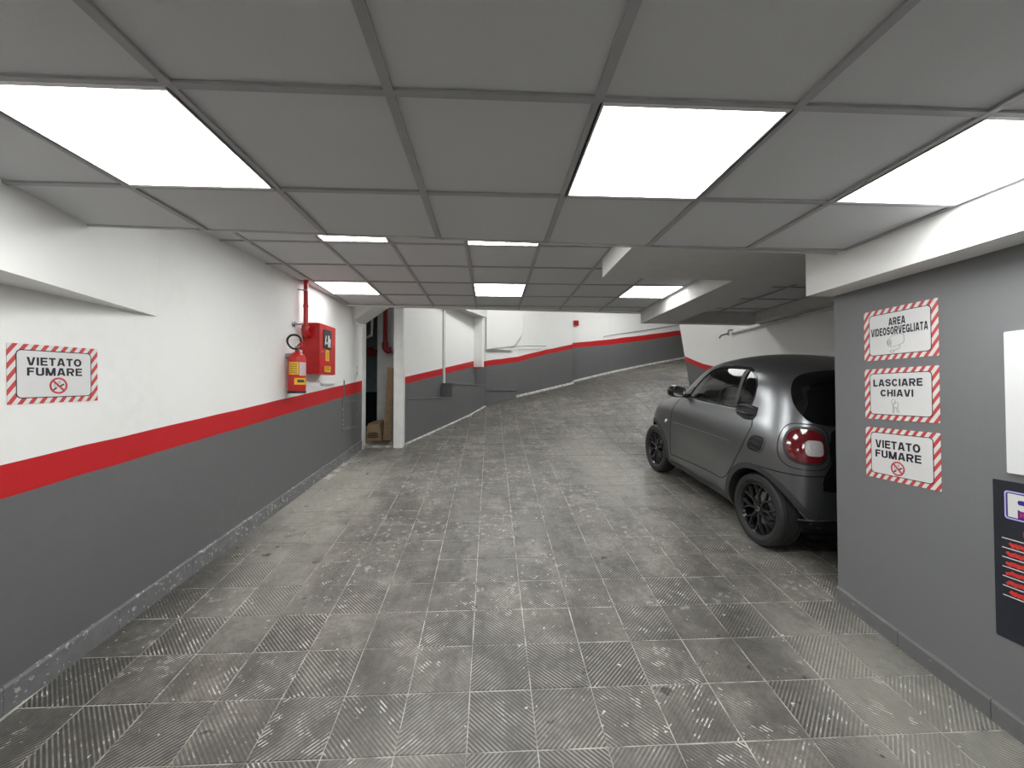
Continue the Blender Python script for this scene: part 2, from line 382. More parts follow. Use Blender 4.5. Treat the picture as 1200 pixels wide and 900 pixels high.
# ------------------------------------------------------------------ bulkheads, beams and soffits
m = MB(); m.prism([(LX(-3), -3), (-1.80, -3), (-1.80, .83), (-2.177, 2.843), (LX(2.843), 2.843)], 2.267, 2.995)
struct(m.build('trim_8', 'white_paint'), 'white wedge shaped bulkhead high on the left wall', 'bulkhead')
m = MB(); m.box((2.13, -3, 2.42), (2.45, 2.71, 2.995)); struct(m.build('trim_9', 'white_paint'), 'white beam along the top of the dark grey wall', 'beam')
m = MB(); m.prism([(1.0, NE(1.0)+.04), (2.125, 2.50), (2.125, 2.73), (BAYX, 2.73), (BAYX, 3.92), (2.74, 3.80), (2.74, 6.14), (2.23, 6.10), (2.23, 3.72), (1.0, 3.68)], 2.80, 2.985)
struct(m.build('trim_10', 'shaded_white'), 'white stepped soffit hanging under the high ceiling above the car', 'soffit')
m = MB(); m.prism([(2.74, 6.02), (BAYX-.2, 6.12), (BAYX-.2, 6.24), (2.74, 6.14)], 2.80, 2.985); struct(m.build('trim_11', 'shaded_white'), 'short white crossbeam beyond the car bay', 'beam')
m = MB(); m.box((BAYX-.2, 3.92, 2.83), (BAYX-.001, 6.26, 2.985)); struct(m.build('trim_12', 'shaded_white'), 'white beam on top of the wall behind the car', 'beam')
m = MB(); m.prism([(LX(6.15)-.0, 3.16), (-1.45, 3.16), (LX(6.15), 2.80)], 6.05, 6.5, ax=1); struct(m.build('trim_13', 'white_paint'), 'slanting white soffit over the narrow door', 'soffit')

# ------------------------------------------------------------------ ceilings: tiles, rails and LED panels
GRP = 'square LED panels set in the tiled ceiling'
def led_panel(x, y, z, label, size=.6, mat='diffuser'):
    e = tag(empty('led_panel', Matrix.Translation((x, y, z))), label, 'ceiling light', GRP)
    h, b = size/2-.004, .016
    m = MB()
    m.box((-h, -h, 0), (h, -h+b, .022)); m.box((-h, h-b, 0), (h, h, .022)); m.box((-h, -h+b, 0), (-h+b, h-b, .022)); m.box((h-b, -h+b, 0), (h, h-b, .022))
    m.build('frame', 'panel_frame', e)
    m = MB(); m.box((-h+b, -h+b, .006), (h-b, h-b, .02)); m.build('diffuser', mat, e)
    return e
def tiled_ceiling(name, label, xs, ys, z, region, panels, outline, slabz):
    m = MB(); m.prism(outline, z+.03, slabz); root = struct(m.build(name, 'shaded_white'), label, 'ceiling')
    cache = {}
    for i in range(len(xs)-1):
        for j in range(len(ys)-1):
            if (i, j) in panels: continue
            x0, x1, y0, y1 = xs[i], xs[i+1], ys[j], ys[j+1]
            poly = region([(x0, y0), (x1, y0), (x1, y1), (x0, y1)])
            if area(poly) < .004: continue
            cx, cy = (x0+x1)/2, (y0+y1)/2; full = abs(area(poly)-(x1-x0)*(y1-y0)) < 1e-5
            if full and 'f' in cache: me = cache['f']
            else:
                mm = MB(); mm.prism([(a-cx, b-cy) for a, b in poly], 0, .014); me = mm.mesh('ceiling_tile'); me.materials.append(MATS['ceiling_tile'])
                if full: cache['f'] = me
            o = bpy.data.objects.new('ceiling_tile', me); COL.objects.link(o); o.parent = root
            o.location = (cx, cy, z+.009+rng.random()*.002)
    hw = .014
    for x in xs:                                   # long rails
        poly = region([(x-hw, ys[0]), (x+hw, ys[0]), (x+hw, ys[-1]), (x-hw, ys[-1])])
        if area(poly) > .003: m = MB(); m.prism(poly, z, z+.009); m.build('ceiling_rail', 'ceiling_rail', root)
    for y in ys:
        for i in range(len(xs)-1):
            poly = region([(xs[i]+hw, y-hw*.9), (xs[i+1]-hw, y-hw*.9), (xs[i+1]-hw, y+hw*.9), (xs[i]+hw, y+hw*.9)])
            if area(poly) > .002: m = MB(); m.prism(poly, z+.0005, z+.009); m.build('cross_rail', 'ceiling_rail', root)
    return root
xn = [-2.1+.6035*i for i in range(8)]; yn = [-3.02+.6013*j for j in range(10)]
def reg_near(p):
    cy = sum(q[1] for q in p)/len(p)
    if cy < .8: p = clip(p, 1, 0, 1.80)
    else: p = clip(p, 1, .187, 1.80-.187*.83)
    p = clip(p, -1, 0, 2.13); p = clip(p, 0, 1, 3.0)
    return clip(p, .054, -1, 2.335)
pn = {(1, 7): 'large lit LED panel in the low ceiling over the left wall', (4, 7): 'lit LED panel in the low ceiling between plain tiles and the white beam bay', (6, 7): 'lit LED panel in the low ceiling touching the white beam',
      (1, 2): 'lit LED panel in the low ceiling behind the viewer near the left wall', (4, 2): 'lit LED panel in the low ceiling behind the viewer', (6, 2): 'lit LED panel behind the viewer touching the white beam'}
tiled_ceiling('ceiling', 'low suspended ceiling of large square grey tiles', xn, yn, ZN, reg_near, pn,
              [(-2.15, -3), (2.13, -3), (2.13, NE(2.13)), (-2.12, NE(-2.12))], ZF+.02)
for (i, j), lab in pn.items(): led_panel((xn[i]+xn[i+1])/2, (yn[j]+yn[j+1])/2, ZN, lab)
# plastered face of the low ceiling's far edge (looks to the ramp)
m = MB(); m.prism([(-2.12, NE(-2.12)), (2.13, NE(2.13)), (2.13, NE(2.13)+.012), (-2.12, NE(-2.12)+.012)], ZN+.001, ZF+.02); struct(m.build('trim_14', 'shaded_white'), 'edge strip where the low ceiling steps up', 'trim')
xf = [-2.5, -1.93, -1.34]+[-.8+.6*i for i in range(9)]; yf = [2.2+.6*j for j in range(8)]
def reg_far(p):
    cx = sum(q[0] for q in p)/len(p); cy = sum(q[1] for q in p)/len(p)
    p = clip(p, 1, -.068, 2.37); p = clip(p, -.054, 1, -2.36); p = clip(p, .08, -1, 5.94); p = clip(p, -1, 0, 4.0)
    if not p: return p
    if cx > 1.0 and cx < 2.2: p = clip(p, 0, 1, -3.69)
    elif cx > 2.2: p = clip(p, 0, 1, -3.8)
    return p
pf = {(2, 1): 'lit LED panel in the high ceiling just past its step, toward the left wall', (4, 1): 'lit LED panel in the high ceiling just past its step, in the middle bay',
      (1, 4): 'lit LED panel in the high ceiling beside the red standpipe', (4, 4): 'lit LED panel in the high ceiling in front of the ramp wall', (7, 4): 'lit LED panel in the high ceiling beside the white stepped soffit'}
tiled_ceiling('ceiling.001', 'high suspended ceiling of square tiles before the ramp', xf, yf, ZF, reg_far, pf,
              [(-2.32, NE(-2.3)), (2.2, NE(2.2)), (BAYX, 2.72), (BAYX, FE(BAYX)), (-2.1, FE(-2.1))], ZF+.14)
for (i, j), lab in pf.items(): led_panel((xf[i]+xf[i+1])/2, (yf[j]+yf[j+1])/2, ZF, lab, min(.6, xf[i+1]-xf[i]), 'diffuser_dim' if j == 4 and i != 4 else 'diffuser_far' if i == 4 else 'diffuser')
m = MB(); m.prism([(-2.1, FE(-2.1)), (BAYX, FE(BAYX)), (BAYX, FE(BAYX)+.1), (-2.1, FE(-2.1)+.1)], ZF-.005, ZR+.05); struct(m.build('wall_lintel', 'white_paint'), 'white lintel wall above the ceiling edge', 'wall')
led_panel(.9, 8.3, ZR-.03, 'lit LED panel high over the foot of the ramp', .9, 'diffuser_ramp')
led_panel(4.2, 10.4, ZR-.03, 'lit LED panel high over the ramp bend', .9, 'diffuser_ramp')

# ------------------------------------------------------------------ floor: ribbed paving tiles on a ramp
def fgrid(xs, ys, dz):
    vs_ = [(x, y, H(x, y)+dz) for y in ys for x in xs]; n = len(xs)
    return vs_, [(j*n+i, j*n+i+1, (j+1)*n+i+1, (j+1)*n+i) for j in range(len(ys)-1) for i in range(n-1)]
m = MB(); vv, ff = fgrid([-2.7+.2*i for i in range(57)], [-3.1+.4*j for j in range(23)], -.0022); m.add(vv, ff)
vv, ff = fgrid([-2.7+.2*i for i in range(57)], [5.7+.2*j for j in range(42)], -.0045); m.add(vv, ff)
floor = struct(link('floor', m.mesh('floor'), None, ('grout',)), 'ribbed grey paving of the ramp', 'floor')
def cam_px(x, y, z):
    dx, dy, dz = x, y, z-CAMZ; cy, sy, cp, sp = math.cos(YAW), math.sin(YAW), math.cos(PIT), math.sin(PIT)
    f = (sy*dx+cy*dy)*cp+dz*sp; r = cy*dx-sy*dy; u = -(sy*dx+cy*dy)*sp+dz*cp
    return (600+FPX*r/f, 450-FPX*u/f, f) if f > .1 else (0, 1e4, f)
T = .3
def tile_mesh(swap):
    h, g, b, t = T/2-.0024, T/2-.0010, .0018, .02; m = MB()
    vs_ = [(-h, -g, -t), (h, -g, -t), (h, g, -t), (-h, g, -t), (-h, -g, -.002), (h, -g, -.002), (h, g, -.002), (-h, g, -.002),
           (-h+b, -g+b, 0), (h-b, -g+b, 0), (h-b, g-b, 0), (-h+b, g-b, 0)]
    m.add(vs_, [(0, 1, 5, 4), (1, 2, 6, 5), (2, 3, 7, 6), (3, 0, 4, 7), (4, 5, 9, 8), (5, 6, 10, 9), (6, 7, 11, 10), (7, 4, 8, 11), (8, 9, 10, 11)])
    me = m.mesh('floor_tile'); uv = me.uv_layers.new(name='UVMap')
    for l in me.loops:
        c = me.vertices[l.vertex_index].co; uv.data[l.index].uv = ((-c.x if swap else c.x)/T+.5, c.y/T+.5)
    me.materials.append(MATS['floor_tile']); return me
cells = []
for j in range(-15, 40):
    y = 1.79+T*(j+.5)
    for i in range(-9, 29):
        x = -.1+T*(i+.5)
        if x < LX(y)-.02: continue
        if y < RY and x > RX+.03: continue
        if y < 8.9 and x > BAYX: continue
        if 6.6 < y < 10 and x < A0[0]+(y-A0[1])*(A1[0]-A0[0])/(A1[1]-A0[1])-.06 and x > -1.5: continue
        if x < -1.5 and y > 8: continue
        if x > 8.2 or (x > -.7 and y > wb(min(8.3, x))[0]+.12) or (x <= -.7 and y > 9.9): continue
        px, py, d = cam_px(x, y, H(x, y)); vis = -60 < px < 1260 and py < 940 and d > .3
        if px > 985 and y > RY: vis = False
        cells.append((0 if vis else 1, d if d > 0 else 99, i, j, x, y))
cells.sort()
tms = (tile_mesh(0), tile_mesh(1)); far_v = []; far_f = []; far_uv = []; far_r = []
for n_, (nv, d, i, j, x, y) in enumerate(cells):
    e = .02; hx, hy = (H(x+e, y)-H(x-e, y))/(2*e), (H(x, y+e)-H(x, y-e))/(2*e)
    odd = (i+j) % 2
    if n_ < 300:
        tx = Vector((1, 0, hx)).normalized(); ty = Vector((0, 1, hy)); ty = (ty-tx*ty.dot(tx)).normalized()
        M = frame((x, y, H(x, y)+rng.uniform(-.0012, .0016)), tx, ty)
        M = M @ Matrix.Rotation(rng.choice((0, math.pi))+rng.uniform(-.005, .005), 4, 'Z')
        o = bpy.data.objects.new('floor_tile', tms[odd]); COL.objects.link(o); o.parent = floor; o.matrix_local = M
    else:
        h = T/2-.0030; dz = rng.uniform(-.001, .001); b = len(far_v)
        for sx, sy in ((-1, -1), (1, -1), (1, 1), (-1, 1)): far_v.append((x+sx*h, y+sy*h, H(x+sx*h, y+sy*h)+dz))
        for sx, sy in ((-1, -1), (1, -1), (1, 1), (-1, 1)): far_v.append((x+sx*h, y+sy*h, H(x+sx*h, y+sy*h)-.02))
        far_f.append((b, b+1, b+2, b+3)); r = rng.random(); q = [(0, 0), (1, 0), (1, 1), (0, 1)]
        far_uv += [(1-u, v) for u, v in q] if odd else q; far_r.append(r)
        for k in range(4):
            far_f.append((b+k, b+4+k, b+4+(k+1) % 4, b+(k+1) % 4)); far_uv += [(0, 0)]*4; far_r.append(r)
me = bpy.data.meshes.new('floor_tile_field'); me.from_pydata(far_v, [], far_f)
uv = me.uv_layers.new(name='UVMap')
for k, q in enumerate(far_uv): uv.data[k].uv = q
at = me.attributes.new('tile_rnd', 'FLOAT', 'FACE'); at.data.foreach_set('value', far_r); me.update()
o = link('floor_tile_field', me, floor, ('floor_tile_far',)); o['kind'] = 'stuff'

# ------------------------------------------------------------------ skirtings
plain('pale_mortar', (.52, .51, .48, 1), .8, var=.3, scale=14)
def skirting(name, label, fn, ts, h, side, mat='skirting_paint', t=.016):
    root = struct(empty(name), label, 'baseboard')
    for a, b in zip(ts, ts[1:]):
        p, q = fn(a), fn(b); d = Vector((q[0]-p[0], q[1]-p[1])).normalized(); n = Vector((d.y, -d.x))*side
        g = .0015; p = (p[0]+d.x*g, p[1]+d.y*g); q = (q[0]-d.x*g, q[1]-d.y*g)
        t0, t1 = t+rng.uniform(-.001, .002), t*.62
        m = MB(); vs_ = []
        for (x, y) in (p, q):
            z = H(x, y)
            vs_ += [(x, y, z-.03), (x+n.x*t0, y+n.y*t0, z-.03), (x+n.x*t0, y+n.y*t0, z+h-.012), (x+n.x*t1, y+n.y*t1, z+h), (x, y, z+h)]
        m.add(vs_, [(0, 1, 2, 3, 4), (9, 8, 7, 6, 5)]+[(k, 5+k, 5+(k+1) % 5, (k+1) % 5) for k in range(5)])
        m.build('skirting_tile', mat, root)
skirting('baseboard_left', 'grey tiled skirting flecked with white paint along the left wall', lambda y: (LX(y), y), [-2.9+.55*i for i in range(17)]+[6.38], .13, 1)
skirting('baseboard_right', 'grey tiled skirting at the foot of the dark grey wall', lambda y: (RX, y), [-2.9, -2.3, -1.7, -1.1, -.5, .1, .68, 1.26, 1.84, 2.28, 2.70], .095, -1, 'skirting_clean')

def ramp_line(x): return (x, wb(x)[0])
skirting('baseboard_ramp', 'thin pale mortar edge at the foot of the ramp wall', ramp_line, [.62, 1.0, 1.42, 1.8, 2.2], .05, 1, 'pale_mortar', .05)
skirting('baseboard_ramp.001', 'thin pale mortar edge at the foot of the upper ramp wall', ramp_line, [2.24, 2.8, 3.49, 4.1, 4.83, 5.5, 6.22, 7.0], .05, 1, 'pale_mortar', .06)
skirting('baseboard_side', 'thin pale mortar edge at the foot of the plinth', lambda t: pA(t), [0, .6, 1.2, 1.8, 2.4, 3.25], .022, 1, 'pale_mortar', .02)
# ------------------------------------------------------------------ lettering and flat print
def rrect(w_, h_, r, n=6, cx=0, cy=0):
    p = []
    for sx, sy, a in ((1, 1, 0), (-1, 1, 90), (-1, -1, 180), (1, -1, 270)):
        for k in range(n+1):
            t = math.radians(a+90*k/n); p.append((cx+sx*(w_/2-r)+r*math.cos(t), cy+sy*(h_/2-r)+r*math.sin(t)))
    return p
def flat(name, polys, mat, parent, z, th=.0006):
    m = MB()
    for i_, p in enumerate(polys): m.prism(p, z, z+th+i_*2e-5)
    return m.build(name, mat, parent)
def stroke(pts, wd, closed=False):
    out = []; P = [Vector(p) for p in pts]; n = len(P)
    for i in range(n if closed else n-1):
        a, b = P[i], P[(i+1) % n]; d = (b-a).normalized(); q = Vector((-d.y, d.x))*wd/2; a = a-d*wd*.3; b = b+d*wd*.3
        out.append([tuple(a+q), tuple(a-q), tuple(b-q), tuple(b+q)])
    return out
def glyph(ch, t):
    l = t/2; wd = {'I': t*1.05, 'M': .92, 'A': .80, 'V': .76, 'O': .80, 'G': .80, 'C': .76, 'D': .76, 'R': .76, 'L': .60, 'E': .66, 'F': .62, 'T': .66}.get(ch, .72)
    r, tp, md = wd-l, 1-l, .52
    arc = lambda cx, cy, rx, ry, a0, a1, n=10: [(cx+rx*math.cos(math.radians(a0+(a1-a0)*k/n)), cy+ry*math.sin(math.radians(a0+(a1-a0)*k/n))) for k in range(n+1)]
    bar = {'I': [[(wd/2, 0), (wd/2, 1)]], 'L': [[(l, 0), (l, 1)], [(l, l), (wd, l)]], 'T': [[(wd/2, 0), (wd/2, 1)], [(0, tp), (wd, tp)]],
           'E': [[(l, 0), (l, 1)], [(l, l), (wd, l)], [(l, md), (wd*.93, md)], [(l, tp), (wd, tp)]], 'F': [[(l, 0), (l, 1)], [(l, md), (wd*.9, md)], [(l, tp), (wd, tp)]],
           'H': [[(l, 0), (l, 1)], [(r, 0), (r, 1)], [(l, md), (r, md)]], 'A': [[(l*.75, -.1), (wd/2-l*.25, 1.1)], [(wd-l*.75, -.1), (wd/2+l*.25, 1.1)], [(wd*.2, .27), (wd*.8, .27)]],
           'V': [[(l*.75, 1.1), (wd/2-l*.25, -.1)], [(wd-l*.75, 1.1), (wd/2+l*.25, -.1)]], 'M': [[(l, 0), (l, 1)], [(r, 0), (r, 1)], [(l*1.1, 1.1), (wd/2, -.06)], [(wd-l*1.1, 1.1), (wd/2, -.06)]],
           'U': [[(l, 1)]+arc(wd/2, .5*(wd-t), wd/2-l, .5*(wd-t)-l, 180, 360)+[(r, 1)]], 'O': [arc(wd/2, .5, wd/2-l, .5-l, 0, 360, 24)], 'C': [arc(wd/2, .5, wd/2-l, .5-l, 42, 318, 18)],
           'G': [arc(wd/2, .5, wd/2-l, .5-l, 42, 335, 18), [(wd*.55, .44), (wd, .44)], [(r, .44), (r, .02)]], 'D': [[(l, 0), (l, 1)], [(l, tp)]+arc(wd*.42, .5, r-wd*.42, .5-l, 90, -90, 12)+[(l, l)]],
           'R': [[(l, 0), (l, 1)], [(l, tp)]+arc(wd*.58, (tp+.47)/2, r-wd*.58, (tp-.47)/2, 90, -90, 8)+[(l, .47)], [(wd*.5, .5), (r+.02, -.1)]],
           'P': [[(l, 0), (l, 1)], [(l, tp)]+arc(wd*.55, (tp+.45)/2, r-wd*.55, (tp-.45)/2, 90, -90, 8)+[(l, .45)]],
           'S': [arc(wd/2, (tp+.52)/2, wd/2-l, (tp-.52)/2, 25, 270, 12)+arc(wd/2, (l+.52)/2, wd/2-l, (.52-l)/2, 90, -155, 12)],
           '2': [arc(wd/2, .68, wd/2-l, .32-l, 160, -30, 10)+[(l, l)], [(0, l), (wd, l)]], '4': [[(wd*.7, 0), (wd*.7, 1)], [(wd*.7, 1), (l, .3)], [(0, .27), (wd, .27)]]}[ch]
    out = []
    for pts in bar:
        for p in stroke(pts, t):
            if len(pts) == 2:                                   # straight bars keep square ends
                P = [Vector(q) for q in pts]; d = (P[1]-P[0]).normalized(); q = Vector((-d.y, d.x))*t/2; p = [tuple(P[0]+q), tuple(P[0]-q), tuple(P[1]-q), tuple(P[1]+q)]
            p = clip(clip(p, 0, 1, 0), 0, -1, 1)
            if len(p) > 2: out.append(p)
    return out, wd
def text(s, parent, cx, cy, wid, hei, mat, z, t=.2, name='letter', gap=.13):
    x = 0; letters = []
    for ch in s:
        g, wd = glyph(ch, t); letters.append((x, g)); x += wd+gap
    tot = x-gap; sx = wid/tot
    for x0, g in letters:
        flat(name, [[(cx-wid/2+(x0+a)*sx, cy-hei/2+b_*hei) for a, b_ in p] for p in g], mat, parent, z)
def circ(cx, cy, rx, ry=None, n=24, a0=0, a1=360):
    ry = rx if ry is None else ry
    return [(cx+rx*math.cos(math.radians(a0+(a1-a0)*k/n)), cy+ry*math.sin(math.radians(a0+(a1-a0)*k/n))) for k in range(n+(0 if a1-a0 == 360 else 1))]
def no_smoking(root, cx, cy, r):
    flat('cigarette', [[(cx-.62*r, cy-.42*r), (cx-.55*r, cy-.58*r), (cx-.18*r, cy-.36*r), (cx-.25*r, cy-.2*r)], [(cx-.02*r, cy-.08*r), (cx+.06*r, cy-.24*r), (cx+.66*r, cy+.10*r), (cx+.58*r, cy+.26*r)]], 'print_black', root, .0026)
    flat('smoke', stroke(circ(cx-.28*r, cy+.05*r, .2*r, .26*r, 10), .07*r, True)+stroke(circ(cx+.12*r, cy+.42*r, .14*r, .14*r, 8), .06*r, True), 'print_grey', root, .0026)
    ring = circ(cx, cy, r*.91, n=28)
    flat('ban_symbol', stroke(ring, .21*r, True)+stroke([(cx-.62*r, cy+.62*r), (cx+.62*r, cy-.62*r)], .22*r), 'print_red', root, .0028)
def sign(M, label, name='sign', W=.43, Hh=.30):
    m = MB(); m.prism(rrect(W, Hh, .004, 2), 0, .0018); o = m.build(name, 'sign_stripes', None, mw=M); tag(o, label, 'sign')
    flat('outline', [rrect(W-.068, Hh-.054, .022)], 'print_black', o, .0015, .0006)
    flat('face', [rrect(W-.0765, Hh-.0625, .020)], 'print_white', o, .0018, .0006)
    return o
off = .003
uL = (.068, 1, 0); nL = Vector(uL).normalized().cross(Vector((0, 0, 1)))
def on_left(y, z, n=0., tilt=0.):
    p = Vector((LX(y), y, z))+nL*n; M = frame(p, uL, (0, 0, 1)); return M @ Matrix.Rotation(tilt, 4, 'Z')
def on_right(y, z, n=0., tilt=0.):
    return frame(Vector((RX-n, y, z)), (0, -1, 0), (0, 0, 1)) @ Matrix.Rotation(tilt, 4, 'Z')
s = sign(on_left(2.25, 1.863, .001, .03), 'no smoking sign with striped border alone on the white wall', W=.415, Hh=.288)
text('VIETATO', s, -.005, .062, .250, .040, 'print_black', .0027); text('FUMARE', s, -.003, .012, .252, .040, 'print_black', .0027); no_smoking(s, .008, -.058, .041)
s = sign(on_right(2.257, 2.112, .001), 'video surveillance sign with striped border, topmost of three on the dark wall')
text('AREA', s, -.005, .068, .098, .044, 'print_black', .0027, .21); text('VIDEOSORVEGLIATA', s, .0, .016, .330, .046, 'print_black', .0027, .2)
lens = (-.052, -.052)
flat('camera_drawing', stroke([(-.05, -.022), (-.025, -.012), (.016, -.008), (.034, -.016), (.036, -.05), (.028, -.064), (-.02, -.078), (-.046, -.076)], .0024)
     +stroke(circ(lens[0], lens[1], .012, .022, 14), .0026, True)+stroke(circ(lens[0]-.002, lens[1], .006, .011, 10), .003, True)+stroke([(.012, -.07), (.01, -.088), (-.01, -.097), (-.034, -.097)], .0024)+stroke(circ(-.034, -.104, .012, .007, 12), .0024, True), 'print_grey', s, .0027)
s = sign(on_right(2.258, 1.761, .001), 'leave keys sign with striped border, between two other signs on the dark wall')
text('LASCIARE', s, -.012, .066, .288, .042, 'print_black', .0027); text('CHIAVI', s, -.014, .006, .192, .040, 'print_black', .0027)
flat('keys_drawing', stroke(circ(-.032, -.045, .012, .014, 14), .0022, True)+stroke(circ(-.018, -.062, .015, .017, 14), .002, True)+stroke([(-.034, -.06), (-.037, -.108)], .002)+stroke([(-.026, -.078), (-.031, -.108)], .002)+stroke([(-.016, -.08), (-.008, -.108)], .002)+stroke([(-.008, -.075), (.0, -.106)], .002), 'print_grey', s, .0027)
s = sign(on_right(2.258, 1.410, .001), 'no smoking sign with striped border, lowest of three on the dark wall')
text('VIETATO', s, -.018, .056, .262, .046, 'print_black', .0027); text('FUMARE', s, -.016, -.002, .268, .044, 'print_black', .0027); no_smoking(s, -.014, -.074, .040)
# white board and dark price poster, both running out of the picture
m = MB(); m.prism(rrect(.90, .63, .006, 3), 0, .012); o = m.build('notice_board', 'board_white', None, mw=on_right(1.76-.45, 1.727, .001)); tag(o, 'blank white board on the dark grey wall above the price poster', 'board')
PW, PH = .50, .707
m = MB(); m.prism(rrect(PW, PH, .006, 3), 0, .002); po = m.build('price_poster', 'poster_dark', None, mw=on_right(1.822-PW/2, 1.02, .001)); tag(po, 'dark price poster with letter P logo below the white board', 'poster')
L0, T0 = -PW/2, PH/2
def pu(u, v): return (L0+u, T0-v)
lx, ly = pu(.045+.065, .050+.055)
flat('logo_border', [rrect(.135, .125, .012, 4, lx, ly)], 'print_lilac', po, .0016); flat('logo_field', [rrect(.124, .114, .009, 4, lx, ly)], 'print_blue', po, .0019)
flat('logo_stem', [[(lx-.055, ly-.052), (lx-.020, ly-.052), (lx-.020, ly+.052), (lx-.055, ly+.052)]], 'print_white', po, .0022)
flat('logo_bowl', [rrect(.075, .070, .03, 6, lx+.004, ly+.0165), [(lx-.05, ly+.03), (lx, ly+.03), (lx, ly+.0515), (lx-.05, ly+.0515)]], 'print_white', po, .00235)
flat('logo_counter', [rrect(.030, .020, .008, 4, lx-.004, ly+.018)], 'print_blue', po, .0029)
flat('logo_patch', [[(lx-.019, ly-.048), (lx+.055, ly-.048), (lx+.055, ly-.019), (lx-.019, ly-.019)]], 'print_violet', po, .0029)
text('H24', po, lx+.018, ly-.034, .058, .019, 'print_red', .0036)
text('P', po, *pu(.115, .222), .016, .022, 'marker_red', .0022)
for k in range(7):
    v = .258+.0425*k; x, y = pu(.03, v)
    flat('rule', [[(x, y-.002), (x+.40, y-.002), (x+.40, y+.002), (x, y+.002)]], 'print_white', po, .0018)
    if k:
        a = (.06, .05, .047, .045, .047, .058)[k-1]; x, y = pu(a, v-.018); wd = (.075, .13, .14, .15, .14, .07)[k-1]
        pts = [(x+wd*t/14, y+.006*math.sin(t*1.9+k)) for t in range(15)]
        flat('marker_scribble', [rrect(wd*.9, .016, .007, 4, x+wd*.5, y)]+stroke(pts, .012), 'marker_red', po, .0022)

# ------------------------------------------------------------------ fire fighting equipment on the left wall
cab = tag(empty('fire_hose_cabinet', on_left(4.67, 1.975)), 'red fire hose cabinet with dark window and yellow stickers', 'cabinet')
CW, CH, CD = .40, .56, .185
m = MB(); m.box((0, 0, 0), (CW, CH, CD-.02)); m.build('body', 'red_metal', cab)
d = MB(); d.box((.004, .004, CD-.019), (CW-.004, CH-.004, CD)); door = d.build('door', 'red_metal', cab)
flat('window_frame', [rrect(.205, .215, .018, 4, .185, CH-.165)], 'black_plastic', door, CD, .004)
flat('window_pane', [rrect(.18, .19, .012, 4, .185, CH-.165)], 'dark_glass', door, CD+.0035, .001)
flat('pictogram', [rrect(.035, .05, .01, 3, .215, CH-.14), [(.20, CH-.25), (.225, CH-.25), (.235, CH-.165), (.195, CH-.165)], [(.235, CH-.25), (.255, CH-.25), (.262, CH-.15), (.24, CH-.15)], [(.12, CH-.23), (.135, CH-.23), (.16, CH-.13), (.14, CH-.12)], [(.15, CH-.21), (.185, CH-.22), (.18, CH-.2), (.155, CH-.19)]], 'print_white', door, CD+.0044, .0006)
flat('sticker', [rrect(.085, .125, .004, 2, .19, .215)], 'yellow_label', door, CD, .001)
flat('sticker', [rrect(.15, .068, .004, 2, .20, .062)], 'yellow_label', door, CD, .001)
for k in range(5): flat('sticker_print', [[(.165, .17+.018*k), (.215, .17+.018*k), (.215, .175+.018*k), (.165, .175+.018*k)]], 'label_ink', door, CD+.001, .0004)
for k in range(3): flat('sticker_print', [[(.145, .05+.016*k), (.25, .05+.016*k), (.25, .055+.016*k), (.145, .055+.016*k)]], 'label_ink', door, CD+.001, .0004)
m = MB(); m.lathe([(.012, CD-.002), (.012, CD+.010), (.008, CD+.014)], 12, c=(.06, .245, 0)); m.build('lock', 'grey_metal', door, True)
pipe = tag(empty('standpipe', on_left(4.595, 2.40, .07)), 'red standpipe dropping from the ceiling to the hose cabinet', 'pipe')
m = MB(); m.tube([(0, .62, 0), (0, .02, 0)], .023, 14); m.build('pipe', 'red_metal', pipe, 40)
m = MB(); m.tube(smooth_path([(0, .075, 0), (0, .03, 0), (.02, .0, .0), (.064, -.005, 0)]), [.032]*18+[.034], 14); m.lathe([(.040, -.012), (.040, .012)], 14, axis='y', c=(0, .075, 0)); m.build('elbow', 'red_metal', pipe, 40)
for zz in (.585, .30): m = MB(); m.lathe([(.028, zz-.012), (.028, zz+.012)], 14, axis='y'); m.build('pipe_joint', 'red_metal', pipe, 40)
m = MB(); m.tube([(-.045, .47, -.065), (-.02, .47, -.03), (.0, .47, 0)], .007, 8); m.lathe([(.027, .46), (.027, .48)], 14, axis='y'); m.build('clamp', 'grey_metal', pipe, 40)
# bracket stub on the wall
br = tag(empty('wall_bracket', on_left(4.50, 2.50)), 'small grey metal bracket on the white wall beside the hose cabinet', 'bracket')
m = MB(); m.tube([(-.02, -.01, .005), (-.02, -.01, .035), (.07, .01, .055), (.165, .015, .055)], .013, 10); m.build('rod', 'grey_metal', br, 40)
m = MB(); m.lathe([(.035, 0), (.035, .006), (.02, .012)], 16, c=(-.02, -.01, 0)); m.build('plate', 'grey_metal', br, 40)
# extinguisher
pe = Vector((LX(4.36), 4.36, 1.765))+nL*.108
ex = tag(empty('fire_extinguisher', frame(pe, -Vector(uL), nL)), 'red fire extinguisher with black hose and yellow labels beside the hose cabinet', 'extinguisher')
m = MB(); m.lathe([(.070, 0), (.082, .008), (.084, .03), (.084, .335), (.080, .365), (.062, .395), (.035, .412), (.022, .418), (.022, .435)], 28); m.build('cylinder', 'red_metal', ex, 40)
m = MB(); m.lathe([(.085, -.004), (.086, .02), (.0845, .022)], 28); m.build('base_ring', 'black_rubber', ex, 40)
m = MB(); m.lathe([(.019, .43), (.019, .465), (.012, .47)], 14); m.box((-.014, -.014, .455), (.014, .045, .475)); m.build('valve', 'grey_metal', ex, 40)
m = MB(); m.tube([(0, .0, .475), (.015, .03, .497), (.02, .075, .525)], .010, 8, flat=.6); m.build('lever', 'red_metal', ex, True)
m = MB(); m.tube([(0, .0, .465), (.012, .04, .470), (.02, .08, .480)], .009, 8, flat=.6); m.build('handle', 'red_metal', ex, True)
